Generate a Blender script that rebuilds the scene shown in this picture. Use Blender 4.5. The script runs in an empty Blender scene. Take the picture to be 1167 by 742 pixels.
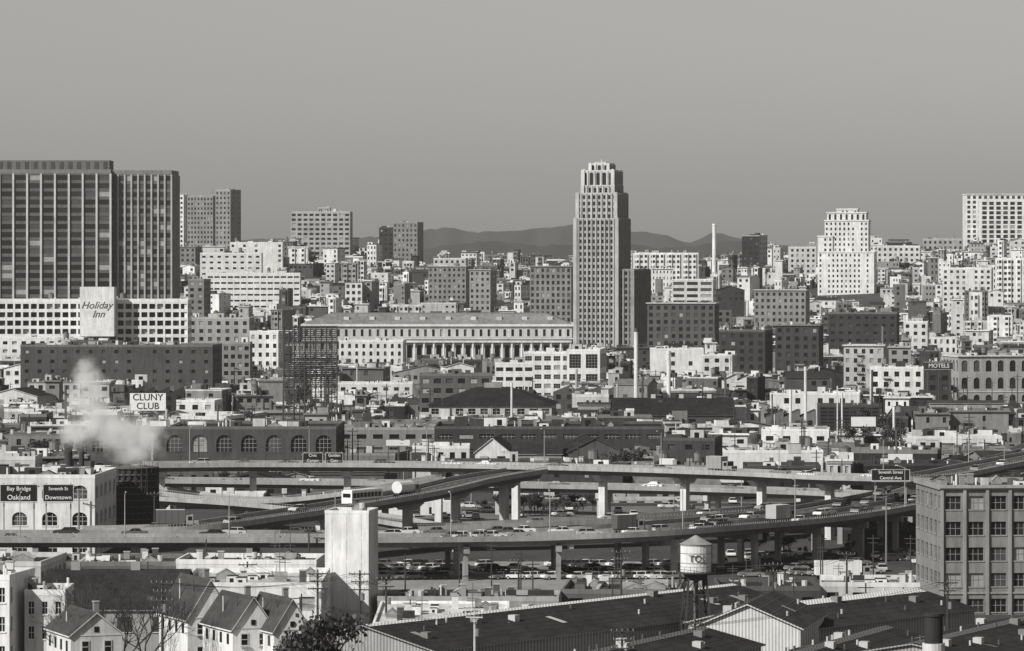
import bpy, math, random
from math import sin, cos, pi, radians, sqrt, atan2
R = random.Random(11)
F = 5000.0; CX = 583.5; HY = 290.0; H = 60.0      # survey constants: bearing scale, eye height
def X(px, D): return (px-CX)/F*D
def Z(py, D): return H-(py-HY)/F*D
def DD(py, z=0.0): return F*(H-z)/(py-HY)
def G(px, py, z=0.0):
    D = DD(py, z); return (X(px, D), D, z)
def sst(a, b, t):
    t = max(0, min(1, (t-a)/(b-a))); return t*t*(3-2*t)
def interp(pts, x):
    if x <= pts[0][0]: return pts[0][1]
    for (a, b), (c, d) in zip(pts, pts[1:]):
        if x <= c: return b+(d-b)*(x-a)/(c-a)
    return pts[-1][1]
CREST = [(0, 55), (200, 55), (330, 54), (480, 44), (600, 40), (740, 42), (850, 46), (1000, 54), (1167, 60)]
def terr(x, y):
    if y < 480: return 57*(max(0, 1-max(y, 0)/480))**1.6
    if y < 2300: return 0.0
    px = x/y*F+CX
    return interp(CREST, px)*sst(2250, 3350, y)*(1-sst(3500, 4600, y))

# ---------------------------------------------------------------- materials
MC = {}
def mat(g, kind='w', rough=.85):
    key = (round(g, 2), kind)
    if key in MC: return MC[key]
    m = bpy.data.materials.new('%s_%03d' % ({'w': 'wall', 'r': 'roofing', 'g': 'window_glass', 'c': 'concrete', 'a': 'asphalt',
                                            'p': 'paint', 'k': 'corrugated', 'b': 'brick', 'l': 'leaves', 'e': 'earth'}[kind], int(g*100)))
    m.use_nodes = True
    nt = m.node_tree; N = nt.nodes; L = nt.links
    bs = N['Principled BSDF']; bs.inputs['Roughness'].default_value = .95 if kind in 'rae' else rough
    bs.inputs['Specular IOR Level'].default_value = .03 if kind in 'rael' else .12
    geo = N.new('ShaderNodeNewGeometry')
    def noise(scale, sx=1, sy=1, sz=1, det=6):
        mp = N.new('ShaderNodeMapping'); mp.inputs['Scale'].default_value = (sx, sy, sz)
        L.new(geo.outputs['Position'], mp.inputs[0])
        n = N.new('ShaderNodeTexNoise'); n.inputs['Scale'].default_value = scale; n.inputs['Detail'].default_value = det
        n.inputs['Roughness'].default_value = .72
        L.new(mp.outputs[0], n.inputs['Vector']); return n.outputs['Fac']
    def madd(a, b, fa, fb):
        x = N.new('ShaderNodeMath'); x.operation = 'MULTIPLY'; x.inputs[1].default_value = fa; L.new(a, x.inputs[0])
        y = N.new('ShaderNodeMath'); y.operation = 'MULTIPLY_ADD'; y.inputs[1].default_value = fb
        L.new(b, y.inputs[0]); L.new(x.outputs[0], y.inputs[2]); return y.outputs[0]
    amp = {'w': .95, 'r': 1.3, 'g': .9, 'c': 1.0, 'a': .8, 'p': .3, 'k': .6, 'b': 1.0, 'l': 1.0, 'e': 1.0}[kind]
    if kind in 'wcb': f = madd(noise(.11), noise(.9, 1, 1, .12), .45, .55)
    elif kind == 'r': f = madd(noise(.08), noise(.7, 1, .3, 1), .5, .5)
    elif kind == 'g': f = madd(noise(.25), noise(.9), .4, .6)
    elif kind == 'k':
        w = N.new('ShaderNodeTexWave'); w.inputs['Scale'].default_value = .7; w.inputs['Distortion'].default_value = .3
        L.new(geo.outputs['Position'], w.inputs['Vector']); f = madd(w.outputs['Fac'], noise(.3), .5, .5)
    elif kind == 'l': f = madd(noise(.5), noise(2.5), .5, .5)
    else: f = madd(noise(.05), noise(.8), .5, .5)
    mr = N.new('ShaderNodeMapRange'); mr.inputs['From Min'].default_value = .25; mr.inputs['From Max'].default_value = .75
    mr.inputs['To Min'].default_value = g*(1-amp*.6); mr.inputs['To Max'].default_value = g*(1+amp*.42); mr.clamp = False
    L.new(f, mr.inputs['Value'])
    cl = N.new('ShaderNodeClamp'); cl.inputs['Min'].default_value = .008; cl.inputs['Max'].default_value = .85
    L.new(mr.outputs[0], cl.inputs['Value'])
    cb = N.new('ShaderNodeCombineColor')
    L.new(cl.outputs[0], cb.inputs[0]); L.new(cl.outputs[0], cb.inputs[1]); L.new(cl.outputs[0], cb.inputs[2])
    L.new(cb.outputs[0], bs.inputs['Base Color'])
    if kind == 'g':
        bs.inputs['Roughness'].default_value = .15; bs.inputs['Specular IOR Level'].default_value = .4
    MC[key] = m; return m
GL = [mat(.015, 'g'), mat(.03, 'g'), mat(.08, 'g'), mat(.35, 'g')]
GLW = [.45, .3, .16, .09]
def glass(): return R.choices(GL, GLW)[0]

# ---------------------------------------------------------------- mesh builder
COL = bpy.context.scene.collection
class B:
    def __init__(s): s.v = []; s.f = []; s.m = []; s.mats = []; s.ix = {}
    def mi(s, m):
        k = m.name
        if k not in s.ix: s.ix[k] = len(s.mats); s.mats.append(m)
        return s.ix[k]
    def q(s, pts, m):
        n = len(s.v); s.v.extend(pts); s.f.append(tuple(range(n, n+len(pts)))); s.m.append(s.mi(m))
    def box(s, x0, x1, y0, y1, z0, z1, m, top=None):
        n = len(s.v)
        s.v.extend([(x0, y0, z0), (x1, y0, z0), (x1, y1, z0), (x0, y1, z0), (x0, y0, z1), (x1, y0, z1), (x1, y1, z1), (x0, y1, z1)])
        i = s.mi(m); t = s.mi(top) if top else i
        for f, k in (((0, 1, 5, 4), i), ((1, 2, 6, 5), i), ((2, 3, 7, 6), i), ((3, 0, 4, 7), i), ((4, 5, 6, 7), t), ((3, 2, 1, 0), i)):
            s.f.append(tuple(n+a for a in f)); s.m.append(k)
    def cyl(s, cx, cy, z0, z1, r0, r1, m, n=12, cap=True):
        a = [(cx+r0*cos(2*pi*i/n), cy+r0*sin(2*pi*i/n), z0) for i in range(n)]
        b = [(cx+r1*cos(2*pi*i/n), cy+r1*sin(2*pi*i/n), z1) for i in range(n)]
        for i in range(n): j = (i+1) % n; s.q([a[i], a[j], b[j], b[i]], m)
        if cap: s.q(b, m); s.q(a[::-1], m)
    def bar(s, p, q, t, m, t2=None):
        dx, dy, dz = q[0]-p[0], q[1]-p[1], q[2]-p[2]; l = sqrt(dx*dx+dy*dy+dz*dz) or 1
        d = (dx/l, dy/l, dz/l); up = (0, 0, 1) if abs(d[2]) < .9 else (0, 1, 0)
        a = (d[1]*up[2]-d[2]*up[1], d[2]*up[0]-d[0]*up[2], d[0]*up[1]-d[1]*up[0]); la = sqrt(sum(c*c for c in a)); a = tuple(c/la/2 for c in a)
        b = (d[1]*a[2]-d[2]*a[1], d[2]*a[0]-d[0]*a[2], d[0]*a[1]-d[1]*a[0])
        def ring(o, w): return [tuple(o[k]+w*(sa*a[k]+sb*b[k]) for k in range(3)) for sa, sb in ((1, 1), (-1, 1), (-1, -1), (1, -1))]
        A = ring(p, t); C = ring(q, t2 or t)
        for i in range(4): j = (i+1) % 4; s.q([A[i], A[j], C[j], C[i]], m)
        s.q(A[::-1], m); s.q(C, m)
    def facade(s, ox, oy, ux, uy, L, z0, z1, cols, rows, wf, hf, wall, rec=.3, gl=None, bias=.5, sill=None, bars=False, arch=False, skip=0.0):
        nx, ny = uy, -ux
        def P(a, z, dp=0.0): return (ox+ux*a-nx*dp, oy+uy*a-ny*dp, z)
        def Q(a0, a1, b0, b1, m, dp=0.0):
            if a1-a0 > 1e-4 and b1-b0 > 1e-4: s.q([P(a0, b0, dp), P(a1, b0, dp), P(a1, b1, dp), P(a0, b1, dp)], m)
        cols = max(1, cols); rows = max(1, rows); cw = L/cols; ch = (z1-z0)/rows; prev = z0
        skc = set(c for c in range(cols) if skip and R.random() < skip*.8)
        for r in range(rows):
            wb = z0+ch*r+ch*(1-hf)*bias; wt = wb+ch*hf
            Q(0, L, prev, wb, wall); pa = 0.0
            for c in range(cols):
                if c in skc or (skip and R.random() < skip*.3): continue
                a0 = cw*c+cw*(1-wf)/2; a1 = a0+cw*wf
                Q(pa, a0, wb, wt, wall); pa = a1
                g = gl if gl else glass()
                Q(a0, a1, wb, wt, g, rec)
                s.q([P(a0, wb), P(a1, wb), P(a1, wb, rec), P(a0, wb, rec)], wall)
                s.q([P(a0, wt, rec), P(a1, wt, rec), P(a1, wt), P(a0, wt)], wall)
                s.q([P(a0, wb), P(a0, wb, rec), P(a0, wt, rec), P(a0, wt)], wall)
                s.q([P(a1, wb, rec), P(a1, wb), P(a1, wt), P(a1, wt, rec)], wall)
                if arch:
                    cx = (a0+a1)/2; rr = (a1-a0)/2; rz = min(rr, ch*hf*.45); n = 8
                    pt = [(cx-rr*cos(pi*k/n), wt-rz+rz*sin(pi*k/n)) for k in range(n+1)]
                    for (xa, za), (xb, zb) in zip(pt, pt[1:]):
                        s.q([P(xa, za, -.02), P(xb, zb, -.02), P(xb, wt, -.02), P(xa, wt, -.02)], wall)
                        s.q([P(xa, za, rec*.95), P(xb, zb, rec*.95), P(xb, zb, -.02), P(xa, za, -.02)], wall)
                if bars:
                    fm = mat(bars if bars is not True else .3, 'p'); nb = max(1, int((a1-a0)/1.3)); nh = max(1, int((wt-wb)/1.2)); t = .05
                    for k in range(1, nb+1):
                        a = a0+(a1-a0)*k/(nb+1); Q(a-t, a+t, wb, wt, fm, rec-.05)
                    for k in range(1, nh+1):
                        z = wb+(wt-wb)*k/(nh+1); Q(a0, a1, z-t, z+t, fm, rec-.06)
                if sill:
                    Q(a0-.15, a1+.15, wb-.2, wb-.01, sill, -.12)
                    s.q([P(a0-.15, wb-.01, -.12), P(a1+.15, wb-.01, -.12), P(a1+.15, wb-.01, 0), P(a0-.15, wb-.01, 0)], sill)
            Q(pa, L, wb, wt, wall); prev = wt
        Q(0, L, prev, z1, wall)
    def prism(s, w, d, z0, ze, zr, wall, roof, over=.4, axis='y', cx=0, cy=0):
        def T(a, b, z): return (cx+a, cy+b, z) if axis == 'y' else (cx+b, cy+a, z)
        if axis == 'x': w, d = d, w
        hw, hd = w/2, d/2
        s.q([T(-hw, -hd, z0), T(hw, -hd, z0), T(hw, -hd, ze), T(0, -hd, zr), T(-hw, -hd, ze)], wall)
        s.q([T(-hw, hd, z0), T(hw, hd, z0), T(hw, hd, ze), T(0, hd, zr), T(-hw, hd, ze)], wall)
        s.q([T(-hw, -hd, z0), T(-hw, hd, z0), T(-hw, hd, ze), T(-hw, -hd, ze)], wall)
        s.q([T(hw, -hd, z0), T(hw, hd, z0), T(hw, hd, ze), T(hw, -hd, ze)], wall)
        k = (zr-ze)/hw; o = over; t = .18
        for sg in (-1, 1):
            a = [T(sg*(hw+o), -hd-o, ze-k*o+.05), T(sg*(hw+o), hd+o, ze-k*o+.05), T(0, hd+o, zr+.05), T(0, -hd-o, zr+.05)]
            b = [(p[0], p[1], p[2]+t) for p in a]
            s.q(b, roof)
            for i in range(4): j = (i+1) % 4; s.q([a[i], a[j], b[j], b[i]], wall)
    def make(s, name, loc=(0, 0, 0), rz=0.0, parent=None, smooth=False):
        me = bpy.data.meshes.new(name); me.from_pydata(s.v, [], s.f)
        for m in s.mats: me.materials.append(m)
        me.polygons.foreach_set('material_index', s.m)
        if smooth: me.polygons.foreach_set('use_smooth', [True]*len(s.f))
        me.update()
        o = bpy.data.objects.new(name, me); o.location = loc; o.rotation_euler = (0, 0, rz); COL.objects.link(o)
        if parent: o.parent = parent
        return o
def link(name, me, loc, rz=0, sc=1):
    o = bpy.data.objects.new(name, me); o.location = loc; o.rotation_euler = (0, 0, rz); o.scale = (sc, sc, sc); COL.objects.link(o); return o
def text(s, body, size, loc, m, parent=None, rx=pi/2, rz=0, name='lettering', shear=0):
    c = bpy.data.curves.new(name, 'FONT'); c.body = body; c.size = size; c.align_x = 'CENTER'; c.align_y = 'CENTER'; c.extrude = .03; c.shear = shear
    o = bpy.data.objects.new(name, c); o.location = loc; o.rotation_euler = (rx, 0, rz); c.materials.append(m); c.offset = size*.006; COL.objects.link(o)
    if parent: o.parent = parent
    return o

# ---------------------------------------------------------------- buildings
def clutter(b, w, d, z, g, n=2, big=1.0):
    for _ in range(n):
        t = R.random(); cx = R.uniform(-w*.4, w*.4); cy = R.uniform(-d*.4, d*.35)
        if t < .36:
            a = R.uniform(.8, 2.4)*big; c = R.uniform(.8, 2.2); h = R.uniform(1.0, 2.8)*big; gg = max(.05, min(.8, g*R.uniform(.5, 1.3))) if R.random() < .5 else R.choice([.76, .06, .5])
            b.box(cx-a, cx+a, cy-c, cy+c, z, z+h, mat(gg), mat(.08, 'r'))
            if R.random() < .5: b.box(cx-a*.4, cx+a*.3, cy-c-.05, cy-c-.02, z+.1, z+h*.75, GL[0])
        elif t < .58:
            for _k in range(R.randint(1, 4)): c2 = cx+R.uniform(-3, 3); c2 = max(-w*.45, min(w*.45, c2)); b.cyl(c2, cy, z, z+R.uniform(.7, 2), .2, .2, mat(R.choice([.06, .4, .75]), 'p'), 7)
        elif t < .61 and big > .8:
            r = R.uniform(.9, 1.3)
            for sx in (-1, 1):
                for sy in (-1, 1): b.box(cx+sx*r*.6-.1, cx+sx*r*.6+.1, cy+sy*r*.6-.1, cy+sy*r*.6+.1, z, z+1.6, mat(.1, 'p'))
            b.cyl(cx, cy, z+1.6, z+3.6, r, r, mat(.2, 'k'), 10); b.cyl(cx, cy, z+3.6, z+4.2, r*1.05, .1, mat(.1, 'r'), 10)
        elif t < .74:
            a = R.uniform(1, 3)*min(1, w/12); b.prism(a*1.4, a, z, z+.5, z+1.3, mat(.3), mat(R.choice([.04, .3, .6]), 'r'), over=.05, axis=R.choice('xy'), cx=cx, cy=cy)
        elif t < .9:
            b.box(cx-.5, cx+.5, cy-.3, cy+.3, z, z+1.9, mat(R.choice([.1, .3, .7]), 'b')); b.box(cx-.6, cx+.6, cy-.4, cy+.4, z+1.9, z+2.1, mat(.4))
        elif t < .95:
            b.box(cx-.05, cx+.05, cy-.05, cy+.05, z, z+R.uniform(3, 7), mat(.1, 'p'))
            for zz in (2.6, 3.0): b.box(cx-.9, cx+.9, cy-.04, cy+.04, z+zz, z+zz+.08, mat(.1, 'p'))
        else:      # parapet-side tank / duct run
            b.box(cx-.3, cx+.3, -d*.4, cy, z+.3, z+.8, mat(.45, 'p')); b.cyl(cx, cy, z, z+1.6, .5, .5, mat(.5, 'p'), 8)
HERO = []
def bldg(name, x0, x1, yt, D, th=0, d=16, g=.5, fl=3.6, bay=4.0, wf=.45, hf=.5, rec=.3, gl=None, par=.8, corn=False, roof=.07, nclut=3,
         zt=None, reg=None, kind='w', sill=False, bars=False, arch=False, rows=None, cols=None, ribs=0, base=None, skip=0.0, bias=.5, trim=None, sg=None,
         scols=None, ribg=None, bays=False, big=1.0, esc=False):
    Xa, Xb = X(x0, D), X(x1, D); t = radians(abs(th))
    W = Xb-Xa
    if W < d*sin(t)+4: d = max(3, (W-4)/max(.05, sin(t)))if t > .05 else d
    w = (W-d*sin(t))/cos(t)
    cy = D+(w*sin(t)+d*cos(t))/2; cx = (Xa+Xb)/2
    if zt is None: zt = Z(yt, D)
    zb = min(terr(cx-W/2, cy-d/2), terr(cx+W/2, cy-d/2), terr(cx, D))-.6 if base is None else base
    wall = mat(g, kind); side = mat(sg, kind) if sg else wall
    b = B(); hw, hd = w/2, d/2; zw = zt-par
    rows = rows or max(1, round((zw-zb)/fl)); cols = cols or max(1, round(w/bay)); sc = scols or max(1, round(d/bay))
    sl = mat(min(.8, g*1.25)) if sill else None
    kw = dict(rec=rec, gl=gl, sill=sl, bars=bars, arch=arch, skip=skip, bias=bias)
    b.facade(-hw, -hd, 1, 0, w, zb, zw, cols, rows, wf, hf, wall, **kw)
    kw['skip'] = max(skip, .4 if d < 22 else skip)
    if th >= 0: b.facade(hw, -hd, 0, 1, d, zb, zw, sc, rows, wf, hf, side, **kw)
    else: b.q([(hw, -hd, zb), (hw, hd, zb), (hw, hd, zw), (hw, -hd, zw)], side)
    if th < 0: b.facade(-hw, hd, 0, -1, d, zb, zw, sc, rows, wf, hf, side, **kw)
    else: b.q([(-hw, hd, zb), (-hw, -hd, zb), (-hw, -hd, zw), (-hw, hd, zw)], side)
    b.q([(hw, hd, zb), (-hw, hd, zb), (-hw, hd, zw), (hw, hd, zw)], side)
    rf = mat(roof, 'r')
    b.q([(-hw, -hd, zw-.01), (hw, -hd, zw-.01), (hw, hd, zw-.01), (-hw, hd, zw-.01)], rf)
    tm = mat(trim if trim else min(.8, g*1.2+.03)); o = .35 if corn else .04; p = .3
    b.box(-hw-o, hw+o, -hd-o, -hd+p, zw, zt, tm); b.box(-hw-o, hw+o, hd-p, hd+o, zw, zt, tm)
    b.box(-hw-o, -hw+p, -hd+p, hd-p, zw, zt, tm); b.box(hw-p, hw+o, -hd+p, hd-p, zw, zt, tm)
    if corn:
        b.box(-hw-.7, hw+.7, -hd-.7, -hd-.36, zt-.5, zt-.1, tm)
        b.box(-hw-.2, hw+.2, -hd-.22, -hd-.02, zb+(zw-zb)/rows-.2, zb+(zw-zb)/rows+.1, tm)
    if bays:      # projecting bay-window stacks
        nbw = max(1, int(w/5.5)); rh = (zw-zb)/rows
        for i in range(nbw):
            a = -hw+w*(i+.5)/nbw; zl = zb+rh*1.0
            b.box(a-1.2, a+1.2, -hd-.9, -hd-.003, zl, zw-.1, tm)
            for r in range(1, rows):
                z = zb+rh*r; b.box(a-.8, a+.8, -hd-.95, -hd-.91, z+rh*.3, z+rh*.8, glass())
                b.box(a+1.21, a+1.23, -hd-.8, -hd-.3, z+rh*.3, z+rh*.8, glass())
    if esc and rows > 2:      # iron fire escape
        a = R.uniform(-hw*.6, hw*.4); rh = (zw-zb)/rows; im = mat(.05, 'p')
        for r in range(1, rows):
            z = zb+rh*r+.2; b.box(a-1.5, a+1.5, -hd-1.0, -hd-.02, z, z+.1, im); b.box(a-1.5, a+1.5, -hd-1.05, -hd-.98, z+.8, z+.88, im)
            for k in range(7): b.box(a-1.5+k*.5-.03, a-1.47+k*.5, -hd-1.04, -hd-.99, z+.1, z+.8, im)
            if r < rows-1: b.bar((a-1.2, -hd-.6, z), (a+1.2, -hd-.6, z+rh), .12, im)
    if ribs:
        rm = mat(ribg if ribg else min(.8, g*1.25)); n = cols
        for i in range(n+1):
            a = -hw+w*i/n; b.box(a-ribs/2, a+ribs/2, -hd-ribs*.8, -hd-.003, zb, zw-.05, rm)
        for i in range(1, sc+1):
            a = -hd+d*i/sc; b.box(hw+.003, hw+ribs*.8, a-ribs/2, a+ribs/2, zb, zw-.05, rm)
    clutter(b, w, d, zw, g, nclut, big)
    ob = b.make(name, (cx, cy, 0), radians(-th))
    if reg is not None: HERO.append((x0-2, x1+2, reg, D, cy+(w*sin(t)+d*cos(t))/2))
    return ob
def reg(x0, x1, yb, D, D2): HERO.append((x0, x1, yb, D, D2))

# office tower, far left: ribbed main slab and a denser ribbed wing set slightly back
bldg('office_tower', -64, 126, 193, 2300, th=0, d=40, g=.12, cols=12, wf=.86, hf=.62, rec=.2, fl=4.2, reg=345, ribs=1.0, ribg=.58, nclut=0, roof=.1, trim=.2, scols=6, par=2.2)
bldg('office_tower_wing', 126.8, 198, 194, 2303.5, th=2, d=34, g=.13, cols=9, wf=.8, hf=.6, rec=.2, fl=4.2, reg=345, ribs=.85, ribg=.42, nclut=0, roof=.1, trim=.2, scols=5, par=2.2)
b = B(); b.box(-32, 32, -12, 12, 102.3, 109.6, mat(.16), mat(.1, 'r'))
for i in range(14): b.box(-31+i*4.6, -29+i*4.6, -12.2, -12.003, 103.6, 108.8, mat(.08))
b.make('plant_room', (X(62, 2320)-2, 2322, 0), 0)
hotel = bldg('hotel', -20, 214, 341, 1900, th=0, d=22, g=.76, fl=3.5, bay=3.4, wf=.76, hf=.62, rec=1.5, reg=412, nclut=7, roof=.2, par=1.3)
bldg('hotel_annex', -10, 96, 384, 1880, th=0, d=15, g=.74, fl=3.5, bay=4, wf=.5, hf=.4, rec=.5, reg=412, nclut=3)
D0 = 1895; b = B()
b.box(X(92, D0), X(131, D0), -6, 6, Z(362, D0)-8, Z(327, D0), mat(.76), mat(.4, 'r'))
sgn = b.make('hotel_sign_tower', (0, D0+2, 0))
text(None, 'Holiday', 4.3, (X(111, D0), -6.08, Z(348, D0)), mat(.12, 'p'), sgn, shear=.35)
text(None, 'Inn', 4.3, (X(113, D0), -6.08, Z(358, D0)), mat(.12, 'p'), sgn, shear=.35)

# ---- art-deco tower
def deco():
    D = 2400; b = B()
    def tier(w, d, z0, z1, cx=0, cy=0, bay=2.6, hf=.62, wf=.46, fl=3.45, ribw=.6, arch=False, rows=None, g=.4, fin=0):
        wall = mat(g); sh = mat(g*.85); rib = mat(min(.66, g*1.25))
        cols = max(2, round(w/bay)); sc = max(2, round(d/bay)); rows = rows or max(1, round((z1-z0)/fl)); hw, hd = w/2, d/2
        b.facade(cx-hw, cy-hd, 1, 0, w, z0, z1, cols, rows, wf, hf, wall, rec=.7, arch=arch, gl=GL[0])
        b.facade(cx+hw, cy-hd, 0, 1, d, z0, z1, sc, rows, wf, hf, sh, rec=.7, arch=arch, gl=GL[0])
        b.q([(cx-hw, cy+hd, z0), (cx-hw, cy-hd, z0), (cx-hw, cy-hd, z1), (cx-hw, cy+hd, z1)], wall)
        b.q([(cx+hw, cy+hd, z0), (cx-hw, cy+hd, z0), (cx-hw, cy+hd, z1), (cx+hw, cy+hd, z1)], wall)
        b.q([(cx-hw, cy-hd, z1), (cx+hw, cy-hd, z1), (cx+hw, cy+hd, z1), (cx-hw, cy+hd, z1)], mat(.3, 'r'))
        for i in range(cols+1):
            a = cx-hw+w*i/cols; e = 3.4 if i in (0, cols) else (1.5 if i % 3 == 0 else .8); top = z1+(.9 if i in (0, cols) else .3)
            if e > 2: a += ribw*1.1*(1 if i == 0 else -1)
            b.box(a-ribw/2*e, a+ribw/2*e, cy-hd-.6, cy-hd-.003, z0, top, rib)
        for i in range(1, sc+1):
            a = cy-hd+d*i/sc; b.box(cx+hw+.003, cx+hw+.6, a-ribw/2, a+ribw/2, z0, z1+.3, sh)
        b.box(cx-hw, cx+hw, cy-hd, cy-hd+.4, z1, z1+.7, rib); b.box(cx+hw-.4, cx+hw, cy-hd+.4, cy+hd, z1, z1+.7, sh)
        if fin:
            for sx in (-1, 1):
                for sy in (-1, 1):
                    px, py = cx+sx*(hw-1.1), cy+sy*(hd-1.1); b.box(px-.9, px+.9, py-.9, py+.9, z1, z1+fin, rib)
    tier(25.5, 20, 0, Z(250, D), g=.34)
    tier(33, 28, 0, Z(308, D), cx=4.5, cy=6.5, g=.22, bay=3)
    tier(23.5, 18, Z(250, D), Z(221, D), bay=2.8, g=.38, fin=1)
    tier(19.0, 14, Z(221, D), Z(212, D), bay=3, rows=1, g=.42)
    tier(18.6, 13.6, Z(212, D), Z(195, D), bay=3.8, hf=.85, wf=.55, rows=1, arch=True, g=.46, fin=1.2)
    tier(11.5, 9, Z(195, D), Z(187, D), bay=3.8, hf=.8, wf=.5, rows=1, arch=True, ribw=.5, g=.5)
    b.box(-3.4, 3.4, -2.6, 2.6, Z(187, D), Z(184, D), mat(.5)); b.cyl(0, 0, Z(184, D), Z(181, D), .7, .4, mat(.5), 8)
    b.make('art_deco_tower', (X(686, D+15), D+15, 0), radians(-20))
deco(); reg(600, 740, 400, 2395, 2450)
bldg('apartment_building', 604, 657, 303, 2420, th=12, d=14, g=.22, fl=3.4, bay=2.9, wf=.5, hf=.6, reg=350, corn=True)

# ---- classical post office
def post_office():
    D = 2150; b = B(); x0, x1 = X(345, D), X(652, D); zt = Z(372, D); w = x1-x0; wall = mat(.52); W2 = mat(.7)
    b.facade(x0, 0, 1, 0, w, -.5, zt, 34, 4, .34, .55, wall, rec=.5)
    b.facade(x1, 0, 0, 1, 70, -.5, zt, 14, 4, .4, .6, wall, rec=.5)
    b.q([(x0, 70, 0), (x0, 0, 0), (x0, 0, zt), (x0, 70, zt)], wall)
    b.q([(x1, 70, 0), (x0, 70, 0), (x0, 70, zt), (x1, 70, zt)], wall)
    b.box(x0-1, x1+1, -1, 71, zt, zt+1.1, W2); b.box(x0-.5, x1+.5, -.5, -.03, zt-7.2, zt-6.8, W2)
    r0 = zt+1.1; r1 = Z(358, D); e = 12; rf = mat(.24, 'r')
    A = [(x0, 0, r0), (x1, 0, r0), (x1, 70, r0), (x0, 70, r0)]; C = [(x0+e, e, r1), (x1-e, e, r1), (x1-e, 70-e, r1), (x0+e, 70-e, r1)]
    for i in range(4): j = (i+1) % 4; b.q([A[i], A[j], C[j], C[i]], rf)
    b.q(C, rf)
    for i in range(9): xx = x0+e+8+i*12.5; b.box(xx, xx+2.5, 5, 9, r0+1, r0+3.6, mat(.6), mat(.3, 'r'))
    a0, a1 = X(462, D), X(650, D); zc = Z(386, D); yb = -14
    b.facade(a0, yb+2.6, 1, 0, a1-a0, -.5, zc-1.6, 17, 2, .5, .7, mat(.5), rec=.5, gl=GL[0])
    b.box(a0-.4, a1+.4, yb, -.05, zc-1.6, zc, W2, mat(.3, 'r')); b.box(a0-1, a1+1, yb-.6, -.05, zc, zc+.6, W2, mat(.35, 'r'))
    b.box(a0-.4, a1+.4, yb, yb+2.59, -.5, zc-11.5, W2)
    n = 34
    for i in range(n+1):
        cx = a0+(a1-a0)*i/n
        if i % 2 == 0: b.cyl(cx, yb+1, zc-11.5, zc-1.6, .62, .52, W2, 10)
    b.make('post_office', (0, D, 0))
post_office(); reg(343, 655, 414, 2130, 2225)

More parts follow.
